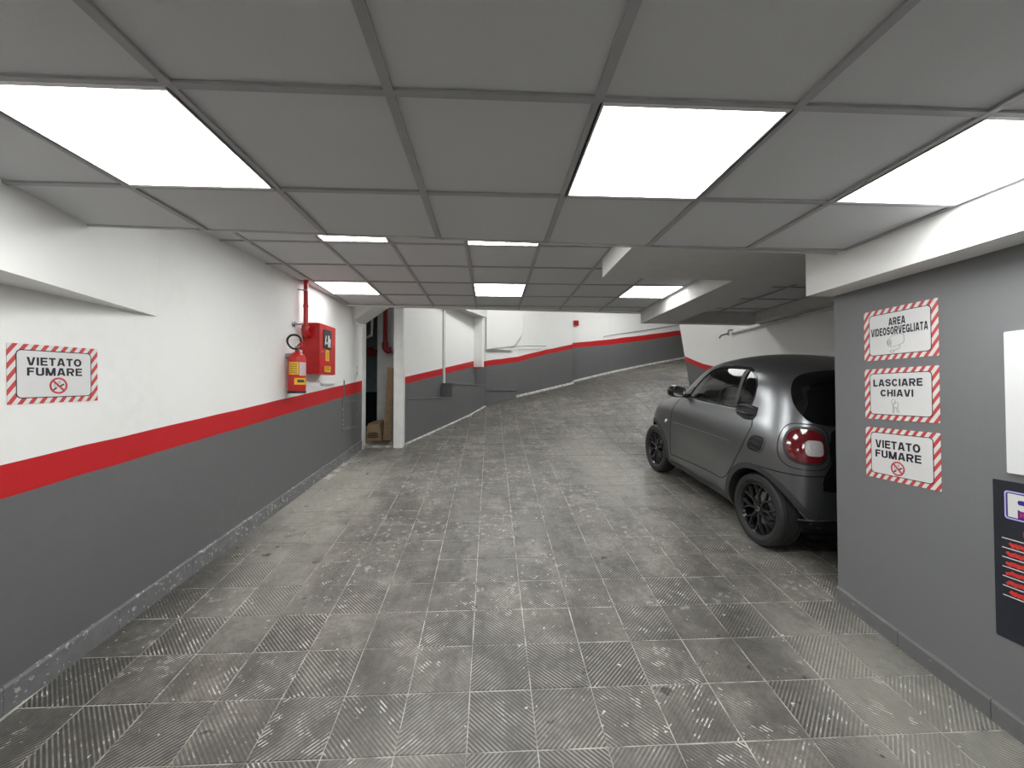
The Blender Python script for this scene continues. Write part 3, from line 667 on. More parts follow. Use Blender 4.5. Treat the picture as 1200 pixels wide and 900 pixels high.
hp = [(.0, .445), (.055, .452), (.095, .50), (.095, .545), (.065, .58), (.015, .585), (-.02, .56), (-.035, .515)]
hp = [(.41*h+.91*.03, -.85*h+.41*.045, z) for h, z in hp]
m = MB(); m.tube(smooth_path(hp), .010, 10); m.build('hose', 'black_rubber', ex, True)
m = MB(); e0 = Vector(hp[-1]); m.tube([e0, e0+Vector((.0, .0, -.045)), e0+Vector((0, -.006, -.075))], [.012, .014, .018], 10); m.build('nozzle', 'red_metal', ex, True)
m = MB(); m.box((-.03, -.106, .36), (.03, -.06, .40)); m.build('wall_hook', 'grey_metal', ex)
def cyl_label(name, a0, a1, z0, z1, mat, r=.0848):
    m = MB(); n = 8; vs_ = []
    for k in range(n+1):
        a = math.radians(a0+(a1-a0)*k/n); c, s_ = math.cos(a), math.sin(a)
        vs_ += [(r*c, r*s_, z0), (r*c, r*s_, z1), ((r-.001)*c, (r-.001)*s_, z0), ((r-.001)*c, (r-.001)*s_, z1)]
    fs = []
    for k in range(n): b = 4*k; fs += [(b, b+4, b+5, b+1), (b+2, b+3, b+7, b+6), (b, b+2, b+6, b+4), (b+1, b+5, b+7, b+3)]
    m.add(vs_, fs+[(0, 1, 3, 2), (4*n, 4*n+2, 4*n+3, 4*n+1)]); return m.build(name, mat, ex, 40)

cyl_label('sticker', -30, 38, .185, .31, 'yellow_label'); cyl_label('sticker', 12, 95, .085, .15, 'yellow_label'); cyl_label('instruction_label', 42, 100, .175, .31, 'pale_print')
cyl_label('sticker_print', 30, 80, .105, .135, 'label_ink', .0852)
for k in range(5): cyl_label('sticker_print', -22, 28, .20+.021*k, .206+.021*k, 'label_ink', .0852)

# ------------------------------------------------------------------ small fittings on the left wall
m = MB(); m.box((0, 0, 0), (.36, .022, .02)); o = m.build('cable_channel', 'conduit_white', None, mw=on_left(5.08, 1.865, 0)); tag(o, 'short white cable channel under the hose cabinet', 'channel')
hat = tag(empty('wall_hatch', on_left(5.70, 1.27)), 'painted access hatch frame low on the grey wall by the narrow door', 'hatch')
m = MB(); m.box((.02, .02, 0), (.48, .37, .006)); m.build('cover', 'grey_paint', hat)
for nm, lo, hi in (('rail', (0, 0, 0), (.5, .022, .014)), ('rail', (0, .368, 0), (.5, .39, .014)), ('stile', (0, .022, 0), (.022, .368, .014)), ('stile', (.478, .022, 0), (.5, .368, .014))):
    m = MB(); m.box(lo, hi); m.build(nm, 'skirting_paint', hat)
m = MB(); m.box((0, 0, 0), (.016, .27, .01)); o = m.build('cable_cover', 'grey_paint', None, mw=on_left(5.74, 1.665)); tag(o, 'thin painted cable cover running up from the wall hatch', 'cable cover')
sw = tag(empty('switch', on_left(6.18, 2.10)), 'small white switch on the wall next to the narrow door', 'switch')
m = MB(); m.prism(rrect(.07, .11, .008, 3), 0, .012); m.build('plate', 'conduit_white', sw); m = MB(); m.prism(rrect(.03, .055, .004, 2), .012, .018); m.build('rocker', 'door_white', sw)
m = MB(); y0 = 6.0; X0 = LX(y0)+.03
m.tube(smooth_path([(X0, y0, 3.05), (X0, y0, 2.90), (X0+.005, y0+.01, 2.80), (X0+.04, y0+.02, 2.735), (X0+.11, y0+.03, 2.72)]), .014, 10)
o = m.build('conduit', 'conduit_white', None, True); tag(o, 'white bent conduit hanging from the ceiling before the narrow door', 'conduit')

# ------------------------------------------------------------------ narrow doorway and the closet behind it
dr = struct(empty('door_1'), 'open narrow doorway with white jambs', 'door')
def jamb(x0, x1, z1, name):
    m = MB(); y = 6.44; m.box((x0, y, .88), (x1, y+.16, z1)); m.box((x0+(.02 if x0 < -1.8 else -.015), y-.012, .88), (x1+(.0 if x0 < -1.8 else -.02), y, z1)); return m.build(name, 'door_white', dr)
jamb(-2.03, -1.935, 2.90, 'jamb'); jamb(-1.455, -1.335, 3.4, 'jamb')
m = MB(); m.box((-1.935, 6.46, .93), (-1.455, 6.60, .955)); m.build('threshold', 'grout', dr)
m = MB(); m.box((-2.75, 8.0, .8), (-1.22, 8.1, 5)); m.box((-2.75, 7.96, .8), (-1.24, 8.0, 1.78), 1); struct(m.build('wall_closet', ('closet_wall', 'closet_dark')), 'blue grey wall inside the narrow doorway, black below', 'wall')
m = MB(); m.box((-2.75, 6.4, .8), (-2.55, 8.0, 5)); struct(m.build('wall_closet_side', 'closet_wall'), 'side wall of the closet', 'wall')
m = MB(); m.box((-2.75, 6.36, .6), (LX(6.4)-.02, 6.5, 5)); struct(m.build('wall_door', 'white_paint'), 'white wall left of the narrow doorway', 'wall')
m = MB(); m.prism([(-2.6, 6.62), (-1.74, 6.62), (-1.26, 7.9), (-2.6, 7.9)], 3.9, 4.0); struct(m.build('ceiling_closet', 'closet_wall'), 'dark closet ceiling', 'ceiling')
m = MB(); m.box((-1.95, 7.30, 1.20), (-1.46, 7.36, 3.9)); o = m.build('partition_panel', 'door_white'); tag(o, 'tall pale panel standing inside the closet', 'panel')
m = MB(); m.prism([(-1.735, 1.0), (-1.55, 1.0), (-1.55, 2.17), (-1.67, 2.175)], 6.86, 6.885, ax=1); o = m.build('leaning_board', 'cardboard'); tag(o, 'brown board leaning inside the narrow doorway', 'board')
bag = tag(empty('carton', Matrix.Translation((-1.875, 6.90, 1.0))), 'crumpled brown carton with black print on the closet floor', 'carton')
m = MB(); m.add([(-.13, -.1, 0), (.13, -.1, 0), (.14, .12, 0), (-.12, .12, 0), (-.09, -.08, .27), (.10, -.09, .26), (.12, .08, .33), (-.05, .09, .30), (.02, -.11, .14)],
      [(3, 2, 1, 0), (4, 5, 6, 7), (0, 1, 8), (1, 5, 8), (5, 4, 8), (4, 0, 8), (1, 2, 6, 5), (2, 3, 7, 6), (3, 0, 4, 7)]); m.build('body', 'cardboard', bag)
m = MB()
for p in stroke(rrect(.15, .07, .03, 4), .012, True): m.prism([(a, b+.09) for a, b in p], -.122, -.12, ax=1)
for k in range(3): m.box((-.048+.035*k, -.122, .075), (-.025+.035*k, -.12, .105))
m.build('print', 'print_black', bag)
rp = tag(empty('closet_pipe', Matrix.Translation((-1.78, 7.15, 0))), 'dark red pipe dropping behind the narrow doorway', 'pipe')
m = MB(); m.tube([(0, 0, 3.9), (0, 0, 2.56)], .035, 14); m.build('pipe', 'red_dark_metal', rp, 40)
m = MB(); m.tube(smooth_path([(0, 0, 2.62), (0, 0, 2.53), (.04, 0, 2.48), (.11, .0, 2.49)]), .05, 14); m.build('elbow', 'red_dark_metal', rp, 40)
rp = tag(empty('closet_pipe', Matrix.Translation((-2.16, 7.6, 2.50))), 'dark red flanged pipe lying level inside the closet', 'pipe')
m = MB(); m.tube([(0, 0, 0), (.34, 0, 0)], .042, 14); m.build('pipe', 'red_dark_metal', rp, 40); m = MB(); m.lathe([(.085, -.045), (.085, .03), (.06, .05)], 16, axis='x', c=(.01, 0, 0)); m.build('flange', 'red_dark_metal', rp, 40)
m = MB(); m.tube(smooth_path([(-2.02, 7.2, 3.85), (-2.02, 7.2, 2.85), (-2.05, 7.2, 2.74), (-2.14, 7.2, 2.70)]), .022, 10); o = m.build('conduit', 'conduit_white', None, True); tag(o, 'pale bent conduit inside the narrow doorway', 'conduit')

# ------------------------------------------------------------------ fittings on the far walls
pts = [(x, wb(x)[0]-.085, wb(x)[2]+dz) for x, dz in ((-.05, .26), (.4, .26), (.9, .20), (1.42, .09))]
m = MB(); m.tube(pts, .006, 6); o = m.build('wall_cable', 'cable', None, True); tag(o, 'thin dark cable above the red stripe at the start of the ramp wall', 'cable')
pts = [(x, wb(x)[0]-.03, wb(x)[2]+dz) for x, dz in ((3.3, .10), (3.9, .13), (4.8, .14), (5.5, .16), (6.5, .17))]
m = MB(); m.tube(pts, .007, 6); o = m.build('wall_cable', 'cable', None, True); tag(o, 'thin dark cable above the red stripe at the top of the ramp wall', 'cable')
ax_ = 2.37; ay = wb(ax_)[0]; ab = tag(empty('alarm_box', Matrix.Translation((ax_, ay, 3.70))), 'small square red alarm box on the white ramp wall', 'alarm')
m = MB(); m.box((-.07, -.07, -.07), (.07, .0, .07)); m.build('box', 'red_metal', ab); m = MB(); m.lathe([(.04, -.078), (.045, -.07)], 16, axis='y'); m.build('button', 'red_dark_metal', ab)
m = MB(); m.tube([(BAYX-.035, 2.75, 2.80), (BAYX-.035, 5.0, 2.806), (BAYX-.035, 7.0, 2.80)], .024, 12); o = m.build('wall_pipe', 'conduit_white', None, 40); tag(o, 'pale grey pipe running along the wall behind the car', 'pipe')
hk = tag(empty('wall_hook', Matrix.Translation((BAYX-.0, 7.05, 2.86))), 'metal hook with a black wire on the wall behind the car', 'hook')
m = MB(); m.tube([(-.0, 0, .0), (-.07, 0, -.01), (-.075, 0, -.10)], .016, 8); m.build('pipe', 'grey_metal', hk, True)
m = MB(); m.tube(smooth_path([(-.075, 0, -.06), (-.14, 0, -.08), (-.20, 0, -.10), (-.235, 0, -.145)]), .012, 8); m.build('wire', 'cable', hk, True)

# ------------------------------------------------------------------ the parked car (x forward from rear axle, y left, z up)
def pchip(tab):
    X = np.array([t[0] for t in tab], float); Y = np.array([t[1] for t in tab], float); h = np.diff(X); d = np.diff(Y)/h; g = np.zeros(len(X))
    for i in range(1, len(X)-1):
        if d[i-1]*d[i] > 0:
            w1, w2 = 2*h[i]+h[i-1], h[i]+2*h[i-1]; g[i] = (w1+w2)/(w1/d[i-1]+w2/d[i])
    g[0], g[-1] = d[0], d[-1]
    def f(x):
        x = min(max(x, X[0]), X[-1]); i = min(max(int(np.searchsorted(X, x))-1, 0), len(h)-1); t = (x-X[i])/h[i]
        return ((1+2*t)*(1-t)**2*Y[i]+t*(1-t)**2*h[i]*g[i]+t*t*(3-2*t)*Y[i+1]+t*t*(t-1)*h[i]*g[i+1])
    return f
fW = pchip([(.17, .70), (.22, .755), (.30, .785), (.40, .80), (.55, .815), (.70, .825), (.82, .828), (.92, .815), (1.0, .79), (1.06, .765), (1.14, .738), (1.25, .705), (1.34, .67), (1.40, .63), (1.445, .575), (1.485, .495), (1.515, .40), (1.537, .29), (1.550, .17), (1.555, .06)])
fR = pchip([(.17, -.27), (.24, -.335), (.34, -.37), (.5, -.385), (.68, -.38), (.80, -.365), (.95, -.335), (1.08, -.295), (1.2, -.25), (1.32, -.195), (1.40, -.145), (1.445, -.085), (1.485, .02), (1.515, .16), (1.537, .31), (1.550, .46), (1.555, .56)])
fF = pchip([(.17, 2.16), (.24, 2.25), (.34, 2.30), (.5, 2.315), (.66, 2.30), (.78, 2.26), (.86, 2.18), (.92, 2.06), (.97, 1.90), (1.02, 1.76), (1.10, 1.655), (1.2, 1.555), (1.3, 1.445), (1.38, 1.34), (1.44, 1.23), (1.485, 1.10), (1.515, .98), (1.537, .86), (1.550, .74), (1.555, .66)])
fN = pchip([(.17, 4.0), (.7, 4.2), (1.0, 3.9), (1.2, 3.6), (1.4, 3.2), (1.555, 2.4)])          # plan roundness of nose and tail
fNR = pchip([(.17, 5.5), (.35, 7.5), (.8, 7.5), (1.0, 6.6), (1.2, 5.4), (1.38, 4.4), (1.47, 3.4), (1.555, 2.4)])
WBASE, RW = 1.873, .298
QZ = .9
def sl(z):
    a, b = fR(z), fF(z); return (a+b)/2, (b-a)/2, fW(z), fN(z)
def P0(th, z):
    c, a, b, n = sl(z); ct, st = math.cos(th), math.sin(th)
    if ct < 0: n = fNR(z)
    kk = (abs(ct)**n+abs(st)**n)**(-1/n); x = c+a*ct*kk; y = b*st*kk
    k = abs(st)**(1.0)
    for cx in (0., WBASE):                       # swollen wings over the wheels
        r = math.hypot(x-cx, (z-RW)*1.0); y += math.copysign(1, y)*k*.030*math.exp(-((r-.36)/.13)**2)*(1 if z < .95 else 0)*sst(.95, .75, z) if abs(y) > .3 else 0
    y -= math.copysign(1, y)*.018*math.exp(-((z-.50)/.13)**2)*math.exp(-((x-.93)/.48)**2)*k     # hollow door
    return Vector((x, y, z))
# arc length map q <-> theta, q = 0 at the tail centre, growing along the left flank
_th = [math.pi-math.pi*(i/600.) for i in range(601)]
_cum = [0.]; _pp = P0(_th[0], QZ)
for t in _th[1:]:
    p = P0(t, QZ); _cum.append(_cum[-1]+(p-_pp).length); _pp = p
def thq(q):
    s = 1 if q >= 0 else -1; t = float(np.interp(abs(q), _cum, _th)); return t if s > 0 else 2*math.pi-t
def _bis(fn, lo, hi, val):                       # fn falls or rises monotonically over the theta index
    up = fn(hi) > fn(lo)
    for _ in range(26):
        mid = (lo+hi)/2
        if (fn(mid) < val) == up: lo = mid
        else: hi = mid
    return (lo+hi)/2
def q_s(x, z):                                   # q of the flank point at length x
    return float(np.interp(_bis(lambda i: P0(math.pi*(1-i/600.), z).x, 40., 560., x), range(601), _cum))
def q_y(y, z):                                   # q of the tail point at half width y
    return float(np.interp(_bis(lambda i: P0(math.pi*(1-i/600.), z).y, 0., 240., y), range(601), _cum))
def S(q, z, off=0.):
    th = thq(q); p = P0(th, z)
    if off:
        du = P0(thq(q+.006), z)-P0(thq(q-.006), z); dv = P0(th, min(z+.006, 1.554))-P0(th, z-.006)
        n = du.cross(dv)
        c, a, b, nn = sl(z)
        if n.dot(p-Vector((c, 0, .7))) < 0: n = -n
        p = p+n.normalized()*off
    return p
CAR = empty('car')
ang = math.atan(SLOPE); cyaw = .065
ey = Vector((0, math.cos(ang), math.sin(ang))); en = Vector((0, -math.sin(ang), math.cos(ang))); exx = Vector((1, 0, 0))
cf = math.cos(cyaw)*ey-math.sin(cyaw)*exx
CAR.matrix_local = frame(Vector((3.013, 3.504, .508))+en*.002, cf, en.cross(cf))
tag(CAR, 'matte grey two-seat hatchback parked in the bay behind the dark wall', 'car')
# body shell
NTH = 176
zs = [.17+(1.40-.17)*i/58 for i in range(59)]+[1.40+.155*math.sin(math.pi/2*(i/20.)) for i in range(1, 21)]
m = MB(); vs_ = []; fs = []
for z in zs:
    for i in range(NTH): vs_.append(P0(2*math.pi*i/NTH, z))
for j in range(len(zs)-1):
    for i in range(NTH): fs.append((j*NTH+i, j*NTH+(i+1) % NTH, (j+1)*NTH+(i+1) % NTH, (j+1)*NTH+i))
fs += [tuple(range(NTH-1, -1, -1)), tuple((len(zs)-1)*NTH+i for i in range(NTH))]
m.add(vs_, fs); body = m.build('body', 'car_paint', CAR)
body.data.materials.append(MATS['interior'])
WIN = [(1.25, 1.055), (1.19, 1.16), (1.10, 1.275), (1.0, 1.37), (.90, 1.412), (.70, 1.432), (.50, 1.436), (.40, 1.415), (.31, 1.37), (.25, 1.30), (.228, 1.21), (.235, 1.13), (.40, 1.09), (.457, 1.078)]
cutters = []
def cutter(mb): cutters.append(mb.build('cutter', 'interior', CAR))
for cx in (0., WBASE):
    for sgn in (1, -1):
        m = MB(); m.lathe([(.342, sgn*.50), (.342, sgn*1.1)], 48, axis='y', c=(cx, 0, RW)); cutter(m)
m = MB(); m.prism(WIN, -1.0, 1.0, ax=1); cutter(m)
m = MB(); m.prism([(1.38, .55), (1.38, 1.0), (1.22, 1.10), (.98, 1.36), (.70, 1.40), (.40, 1.39), (.22, 1.30), (.20, .55)], -.62, .62, ax=1); cutter(m)
m = MB(); m.prism([(1.30, 1.09), (1.9, 1.09), (1.55, 1.43), (1.0, 1.43)], -.50, .50, ax=1); cutter(m)
bpy.context.view_layer.update()
for c in cutters:
    md = body.modifiers.new('b', 'BOOLEAN'); md.object = c; md.operation = 'DIFFERENCE'; md.solver = 'EXACT'
    try: md.material_mode = 'TRANSFER'
    except Exception: pass
bpy.context.view_layer.update()
dg = bpy.context.evaluated_depsgraph_get(); me = bpy.data.meshes.new_from_object(body.evaluated_get(dg))
body.modifiers.clear(); body.data = me
for c in cutters: bpy.data.objects.remove(c)
me.polygons.foreach_set('use_smooth', [True]*len(me.polygons)); me.set_sharp_from_angle(angle=math.radians(38))
def patch(name, loop, mat, parent=CAR, off=.004, rings=5, back=.012):
    n = len(loop); cq = sum(p[0] for p in loop)/n; cz = sum(p[1] for p in loop)/n; vs_ = [S(cq, cz, off)]; fs = []
    for r in range(1, rings+1):
        k = r/rings
        for q, z in loop: vs_.append(S(cq+(q-cq)*k, cz+(z-cz)*k, off))
    for q, z in loop: vs_.append(S(q, z, -back))
    for i in range(n): fs.append((0, 1+i, 1+(i+1) % n))
    for r in range(rings):
        a, b = 1+r*n, 1+(r+1)*n
        for i in range(n): fs.append((a+i, b+i, b+(i+1) % n, a+(i+1) % n))
    m = MB(); m.add(vs_, fs); return m.build(name, mat, parent, 45)
def dens(loop, k=4):
    out = []
    for i in range(len(loop)):
        a, b = loop[i], loop[(i+1) % len(loop)]
        for j in range(k): out.append((a[0]+(b[0]-a[0])*j/k, a[1]+(b[1]-a[1])*j/k))
    return out
def sq(loop): return [(q_s(x, z), z) for x, z in loop]          # flank (x, z) -> (q, z)
def mir(loop): return [(-q, z) for q, z in loop]
def ribbon(name, pts, wd, mat, parent=CAR, off=.0015, closed=False, th=.004):
    n = len(pts); vs_ = []; fs = []
    for i, (q, z) in enumerate(pts):
        a = pts[(i-1) % n if closed else max(i-1, 0)]; b = pts[(i+1) % n if closed else min(i+1, n-1)]
        d = Vector((b[0]-a[0], b[1]-a[1])).normalized(); p = (-d.y*wd/2, d.x*wd/2)
        vs_ += [S(q+p[0], z+p[1], off), S(q-p[0], z-p[1], off), S(q-p[0], z-p[1], off-th), S(q+p[0], z+p[1], off-th)]
    for i in range(n if closed else n-1):
        a, b = 4*i, 4*((i+1) % n)
        for k in range(4): fs.append((a+k, b+k, b+(k+1) % 4, a+(k+1) % 4))
    if not closed: fs += [(0, 1, 2, 3), (4*n-1, 4*n-2, 4*n-3, 4*n-4)]
    m = MB(); m.add(vs_, fs); return m.build(name, mat, parent, 45)
def curve2(pts, k=5): return [(p.x, p.y) for p in smooth_path([(a, b, 0) for a, b in pts], k)]
# side glass, pillars, frames
glassd = [(1.25, 1.055), (1.19, 1.16), (1.10, 1.275), (1.0, 1.37), (.90, 1.412), (.70, 1.432), (.515, 1.436), (.475, 1.30), (.452, 1.085), (.85, 1.066)]
glassq = [(.455, 1.430), (.40, 1.415), (.31, 1.37), (.25, 1.30), (.228, 1.21), (.235, 1.13), (.40, 1.09), (.418, 1.20)]
pill = [(.515, 1.436), (.475, 1.30), (.452, 1.08), (.405, 1.085), (.418, 1.20), (.445, 1.36), (.460, 1.432)]
for fl in (lambda l: l, mir):
    patch('door_glass', fl(sq(dens(glassd, 3))), 'car_glass', off=-.004, back=.006, rings=4)
    patch('quarter_glass', fl(sq(dens(glassq, 3))), 'car_glass', off=-.004, back=.006, rings=4)
    patch('door_pillar', fl(sq(dens(pill, 3))), 'car_trim', off=.002, back=.03, rings=2)
    ribbon('window_seal', fl(sq(dens(WIN, 3))), .020, 'gloss_black', off=.002, closed=True, th=.014)
    patch('mirror_base', fl(sq(dens([(1.38, 1.052), (1.24, 1.052), (1.18, 1.16), (1.21, 1.17)], 3))), 'gloss_black', off=.004, rings=2)
# belt chrome line of the door glass
ribbon('belt_line', sq(curve2([(1.30, 1.040), (.9, 1.050), (.46, 1.070), (.40, 1.080)])), .008, 'grey_metal', off=.004)
# handle recess
hl = [(.425, 1.085), (.33, 1.125), (.21, 1.135), (.145, 1.13), (.132, 1.06), (.150, 1.02), (.25, 1.01), (.36, 1.035)]
hr = patch('handle_recess', sq(dens(hl, 3)), 'gloss_black', off=.003, rings=4)
m = MB(); m.tube([S(q_s(x, z), z, o_) for x, z, o_ in ((.42, 1.09, .002), (.36, 1.112, .010), (.28, 1.120, .016), (.21, 1.118, .016), (.15, 1.105, .006))], [.006, .010, .012, .012, .008], 10); m.build('door_handle', 'car_trim', CAR, True)
m = MB(); m.tube([S(q_s(x, z), z, o_) for x, z, o_ in ((.40, 1.062, .002), (.33, 1.055, .012), (.25, 1.055, .012), (.16, 1.062, .006))], [.006, .010, .010, .006], 8); m.build('handle_bar', 'black_plastic', hr, True)
# seams
door = [(.150, 1.02), (.135, .96), (.165, .85), (.225, .70), (.30, .56), (.39, .445), (.50, .395), (.62, .39), (.9, .375), (1.25, .35), (1.44, .34)]
ribbon('door_seam', sq(curve2(door, 4)), .008, 'seam')
ribbon('door_seam', sq(curve2([(1.44, .34), (1.46, .55), (1.455, .75), (1.43, .92), (1.37, 1.04)], 4)), .006, 'seam')
ribbon('door_moulding', sq(curve2([(1.40, .735), (.9, .765), (.37, .785)], 6)), .006, 'grey_metal', off=.003)
ribbon('sill', sq(curve2([(.36, .27), (.9, .245), (1.50, .24)], 6)), .05, 'car_trim', off=.006)
# bumper and lamp seams at the tail
ribbon('bumper_seam', curve2([(q_s(.06, .675), .675), (q_s(-.10, .685), .685), (q_s(-.22, .69), .69), (q_y(.70, .693), .693), (q_y(.62, .697), .697), (q_y(.50, .70), .70)], 8), .008, 'seam', off=.003)
def around(cq, cz, rq, rz, p=3.2, n=36, sk=0.):
    out = []
    for k in range(n):
        t = 2*math.pi*k/n; c, s_ = math.cos(t), math.sin(t)
        dq, dz = rq*math.copysign(abs(c)**(2/p), c), rz*math.copysign(abs(s_)**(2/p), s_); out.append((cq+dq+sk*dz, cz+dz))
    return out
ql = q_s(-.205, .95); qr = q_y(.555, .90); qc = (ql+qr)/2; rq = abs(ql-qr)/2
for sgn in (1, -1):
    fl = (lambda l: l) if sgn > 0 else mir
    ribbon('lamp_seam', fl(around(qc+.01, .905, rq+.055, .165, 3.2, 40, .12)), .006, 'seam', closed=True)
    ribbon('lamp_bezel', fl(around(qc, .912, rq+.012, .126, 2.8, 40, .18)), .022, 'car_trim', off=.008, closed=True, th=.014)
    lamp = patch('tail_lamp', fl(around(qc, .912, rq, .116, 2.8, 36, .18)), 'tail_red', off=.020, rings=5, back=.004)
    patch('lamp_insert', fl(around(qc-.050, .900, rq*.46, .055, 4.0, 28, .1)), 'tail_white', lamp, off=.026, rings=3, back=-.012)
# tail glass and black tailgate
def tail_loop(pts): return curve2(pts, 5)
yq = lambda y, z: (q_y(y, z), z)
half = [(f*fW(z), z) for f, z in ((0., 1.462), (.45, 1.458), (.76, 1.44), (.875, 1.40), (.905, 1.32), (.90, 1.22), (.855, 1.13), (.75, 1.075), (.4, 1.055), (0, 1.05))]
lp = curve2([yq(*p) for p in half], 4); patch('rear_glass', lp+[(-q, z) for q, z in reversed(lp)][1:-1], 'dark_glass', off=.006, rings=7)
half = [(0., 1.05), (.3, 1.05), (.46, 1.03), (.50, .95), (.505, .80), (.55, .71), (.56, .62), (.50, .58), (0, .57)]
lp = curve2([yq(*p) for p in half], 4); patch('tailgate', lp+[(-q, z) for q, z in reversed(lp)][1:-1], 'gloss_black', off=.004, rings=6)
half = [(0., .345), (.40, .345), (.66, .338), (.72, .30), (.70, .20), (.4, .19), (0, .19)]
lp = curve2([yq(*p) for p in half], 4); patch('bumper_insert', lp+[(-q, z) for q, z in reversed(lp)][1:-1], 'black_plastic', off=.006, rings=5)
ribbon('bumper_lip', curve2([yq(.69, .35), yq(.66, .351), yq(.5, .355), yq(.3, .357), yq(0, .357)], 5), .007, 'grey_metal', off=.009)
# side vent behind the door, side repeater
vq = q_s(.04, .85)
v_ = patch('side_vent', around(vq, .85, .075, .068, 3., 28, -.15), 'black_plastic', off=.003, rings=3)
ribbon('vent_rim', around(vq, .85, .080, .072, 3., 32, -.15), .010, 'car_paint', off=.006, closed=True, th=.008)
for k in range(3): ribbon('vent_slat', [(vq-.055+.1*t/4, .80+.045*k+.012*t/4) for t in range(5)], .012, 'car_trim', v_, off=.009)
patch('side_repeater', around(q_s(1.56, .72), .72, .020, .020, 2., 16), 'lamp_white', off=.008, rings=2)
# arch cladding
for cx in (0., WBASE):
    for sgn in (1, -1):
        pts = []
        for k in range(33):
            a = math.radians(-4+188*k/32); x, z = cx+.362*math.cos(a), RW+.362*math.sin(a); pts.append((sgn*q_s(x, max(z, .20)), max(z, .20)))
        ribbon('arch_cladding', pts, .045, 'car_trim', off=.005, th=.012)
# windscreen
ws = []
for y in [(.54*(1-2*i/14)) for i in range(15)]:
    col = []
    for k in range(8):
        z = 1.075+(1.445-1.075)*k/7; c, a, b, n = sl(z); t = min(.97, abs(y)/b); col.append(Vector((c+a*(1-t**n)**(1/n)+.004, y, z)))
    ws.append(col)
m = MB(); m.add([p for c in ws for p in c], [(i*8+k, (i+1)*8+k, (i+1)*8+k+1, i*8+k+1) for i in range(14) for k in range(7)]); m.build('windscreen', 'car_glass', CAR, True)
# mirrors
for sgn in (1, -1):
    m = MB(); c = Vector((1.245, sgn*.885, 1.115)); rings = []
    prof = [(.072, .30), (.066, .88), (.045, 1.0), (.0, 1.0), (-.035, .96), (-.055, .9), (-.058, .84)]
    vs_ = []; fs = []; n = 20
    for dx, k in prof:
        for i in range(n):
            t = 2*math.pi*i/n; cc, ss = math.cos(t), math.sin(t)
            vs_.append(c+Vector((dx, .085*k*math.copysign(abs(cc)**.75, cc), .066*k*math.copysign(abs(ss)**.75, ss))))
    for j in range(len(prof)-1):
        for i in range(n): fs.append((j*n+i, j*n+(i+1) % n, (j+1)*n+(i+1) % n, (j+1)*n+i))
    fs += [tuple(range(n)), tuple((len(prof)-1)*n+i for i in range(n))]
    m.add(vs_, fs); mi = m.build('mirror_housing', 'gloss_black', CAR, 40)
    m = MB(); gl = [c+Vector((-.0595, .066*math.copysign(abs(math.cos(t))**.75, math.cos(t)), .049*math.copysign(abs(math.sin(t))**.75, math.sin(t)))) for t in [2*math.pi*i/20 for i in range(20)]]
    m.add(gl+[p+Vector((.004, 0, 0)) for p in gl], [tuple(range(20)), tuple(range(39, 19, -1))]+[(i, (i+1) % 20, 20+(i+1) % 20, 20+i) for i in range(20)]); m.build('mirror_glass', 'chrome', mi)
    m = MB(); m.tube([c+Vector((.01, -sgn*.07, -.045)), c+Vector((.0, -sgn*.12, -.055)), c+Vector((-.01, -sgn*.16, -.055))], [.022, .024, .03], 10, flat=.7); m.build('mirror_arm', 'gloss_black', mi, True)
# cabin
for sgn in (1, -1):
    st = MB(); st.prism([(.52, .50), (1.0, .52), (1.02, .66), (.60, .64), (.42, 1.12), (.38, 1.32), (.28, 1.32), (.30, 1.10), (.40, .6)], sgn*.33-.20, sgn*.33+.20, ax=1); st.build('seat', 'interior', CAR)
m = MB(); m.prism([(1.18, .56), (1.37, .56), (1.37, 1.03), (1.22, 1.05), (1.12, .98), (1.12, .8)], -.61, .61, ax=1); m.build('dashboard', 'interior', CAR)
cc = Vector((1.00, .34, 1.03)); m = MB(); t_ = Vector((.42, 0, .9)).normalized(); s2 = Vector((0, 1, 0))
ring = [cc+t_*.18*math.sin(2*math.pi*i/24)+s2*.18*math.cos(2*math.pi*i/24) for i in range(25)]
m.tube(ring, .016, 8); m.tube([cc-s2*.17, cc+s2*.17], .018, 8); m.tube([cc, cc-t_*.17], .018, 8); m.build('steering_wheel', 'black_plastic', CAR, True)
m = MB(); m.box((-.30, -.55, .165), (2.2, .55, .20)); m.build('underbody', 'black_plastic', CAR)
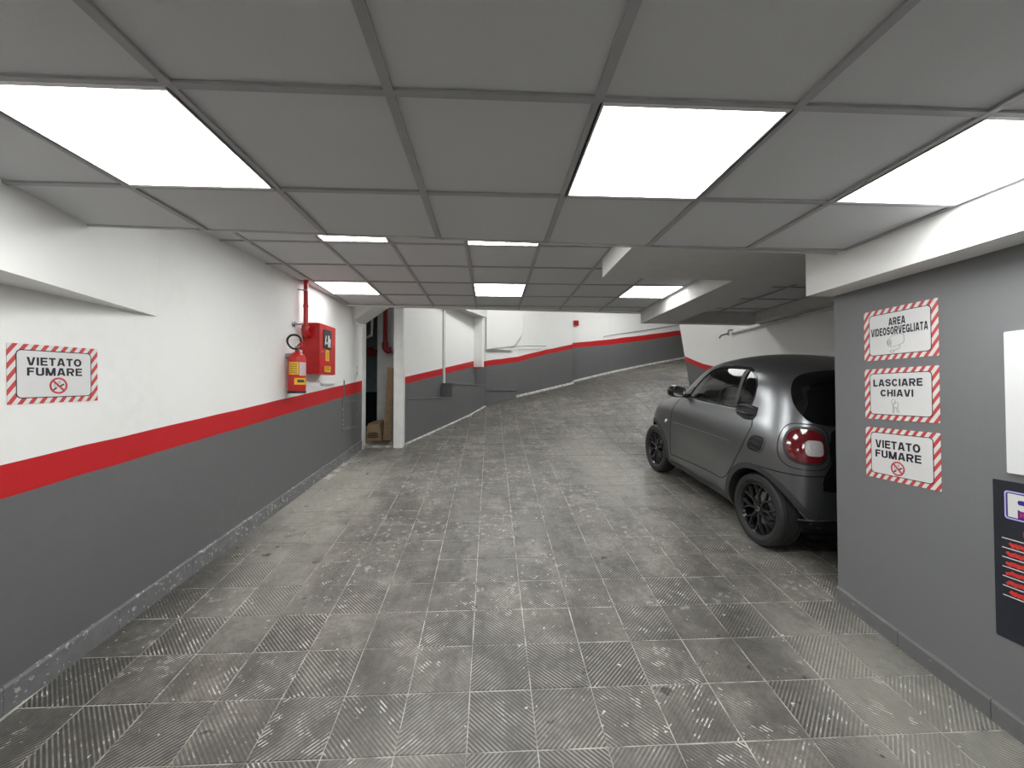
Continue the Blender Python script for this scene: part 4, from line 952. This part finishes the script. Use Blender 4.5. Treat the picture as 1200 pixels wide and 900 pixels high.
# wheels
def wheel_meshes():
    r = RW; w2 = .098
    tyre = MB(); tyre.lathe([(.205, -w2*.72), (.215, -w2*.86), (.245, -w2), (.278, -w2*.96), (.292, -w2*.82), (r, -w2*.55), (r, -w2*.53), (r-.006, -w2*.52), (r-.006, -w2*.46), (r, -w2*.45), (r, -.01), (r-.006, -.009), (r-.006, .009), (r, .01), (r, w2*.45), (r-.006, w2*.46), (r-.006, w2*.52), (r, w2*.53), (r, w2*.55), (.292, w2*.82), (.278, w2*.96), (.245, w2), (.215, w2*.86), (.205, w2*.72)], 56, axis='y', cap=False)
    rim = MB(); rim.lathe([(.207, w2*.74), (.212, w2*.80), (.204, w2*.84), (.195, w2*.70), (.186, w2*.3), (.186, -w2*.7), (.205, -w2*.74)], 48, axis='y', cap=False)
    spoke = MB()
    def bar(a, b, wa, wb_, ya, yb, th=.020):
        a = Vector(a); b = Vector(b); d = (b-a).normalized(); p = Vector((-d.y, d.x)); vs_ = []
        for (c_, ww, yy) in ((a, wa, ya), (b, wb_, yb)):
            for sx, yo in ((-1, -th), (1, -th), (.55, 0), (-.55, 0)): q = c_+p*ww*sx; vs_.append((q.x, yy+yo, q.y))
        spoke.add(vs_, [(0, 1, 2, 3), (7, 6, 5, 4), (0, 4, 5, 1), (1, 5, 6, 2), (2, 6, 7, 3), (3, 7, 4, 0)])
    bar((.03, 0), (.11, 0), .016, .013, w2*.72, w2*.78)
    bar((.105, 0), (.192, .038), .011, .011, w2*.78, w2*.76); bar((.105, 0), (.192, -.038), .011, .011, w2*.78, w2*.76)
    hub = MB(); hub.lathe([(.052, w2*.1), (.050, w2*.66), (.036, w2*.74), (.0, w2*.76)], 24, axis='y')
    cap = MB(); cap.tube([(.017*math.cos(math.radians(a)), w2*.775, .017*math.sin(math.radians(a))) for a in range(40, 331, 15)], .003, 6)
    disc = MB(); disc.lathe([(.06, 0), (.135, 0), (.135, .012), (.06, .012), (.06, 0)], 32, axis='y', cap=False); 
    back = MB(); back.lathe([(.187, -.035), (.02, -.035), (.02, -.04), (.187, -.04), (.187, -.035)], 32, axis='y', cap=False)  # black disc added behind the spokes, stands in for shade in the gaps
    out = []
    for mb, nm, mt, sm in ((tyre, 'wheel', 'tyre', 30), (rim, 'rim', 'gloss_black', 30), (spoke, 'spoke', 'spoke_black', False), (hub, 'hub', 'gloss_black', 40), (cap, 'hub_emblem', 'grey_metal', True), (disc, 'brake_disc', 'grey_metal', 40), (back, 'spoke_backing', 'seam', False)):
        me = mb.mesh(nm); me.materials.append(MATS[mt])
        if sm: me.polygons.foreach_set('use_smooth', [True]*len(me.polygons)); me.set_sharp_from_angle(angle=math.radians(sm if sm is not True else 180))
        out.append((nm, me))
    return out
wm = wheel_meshes()
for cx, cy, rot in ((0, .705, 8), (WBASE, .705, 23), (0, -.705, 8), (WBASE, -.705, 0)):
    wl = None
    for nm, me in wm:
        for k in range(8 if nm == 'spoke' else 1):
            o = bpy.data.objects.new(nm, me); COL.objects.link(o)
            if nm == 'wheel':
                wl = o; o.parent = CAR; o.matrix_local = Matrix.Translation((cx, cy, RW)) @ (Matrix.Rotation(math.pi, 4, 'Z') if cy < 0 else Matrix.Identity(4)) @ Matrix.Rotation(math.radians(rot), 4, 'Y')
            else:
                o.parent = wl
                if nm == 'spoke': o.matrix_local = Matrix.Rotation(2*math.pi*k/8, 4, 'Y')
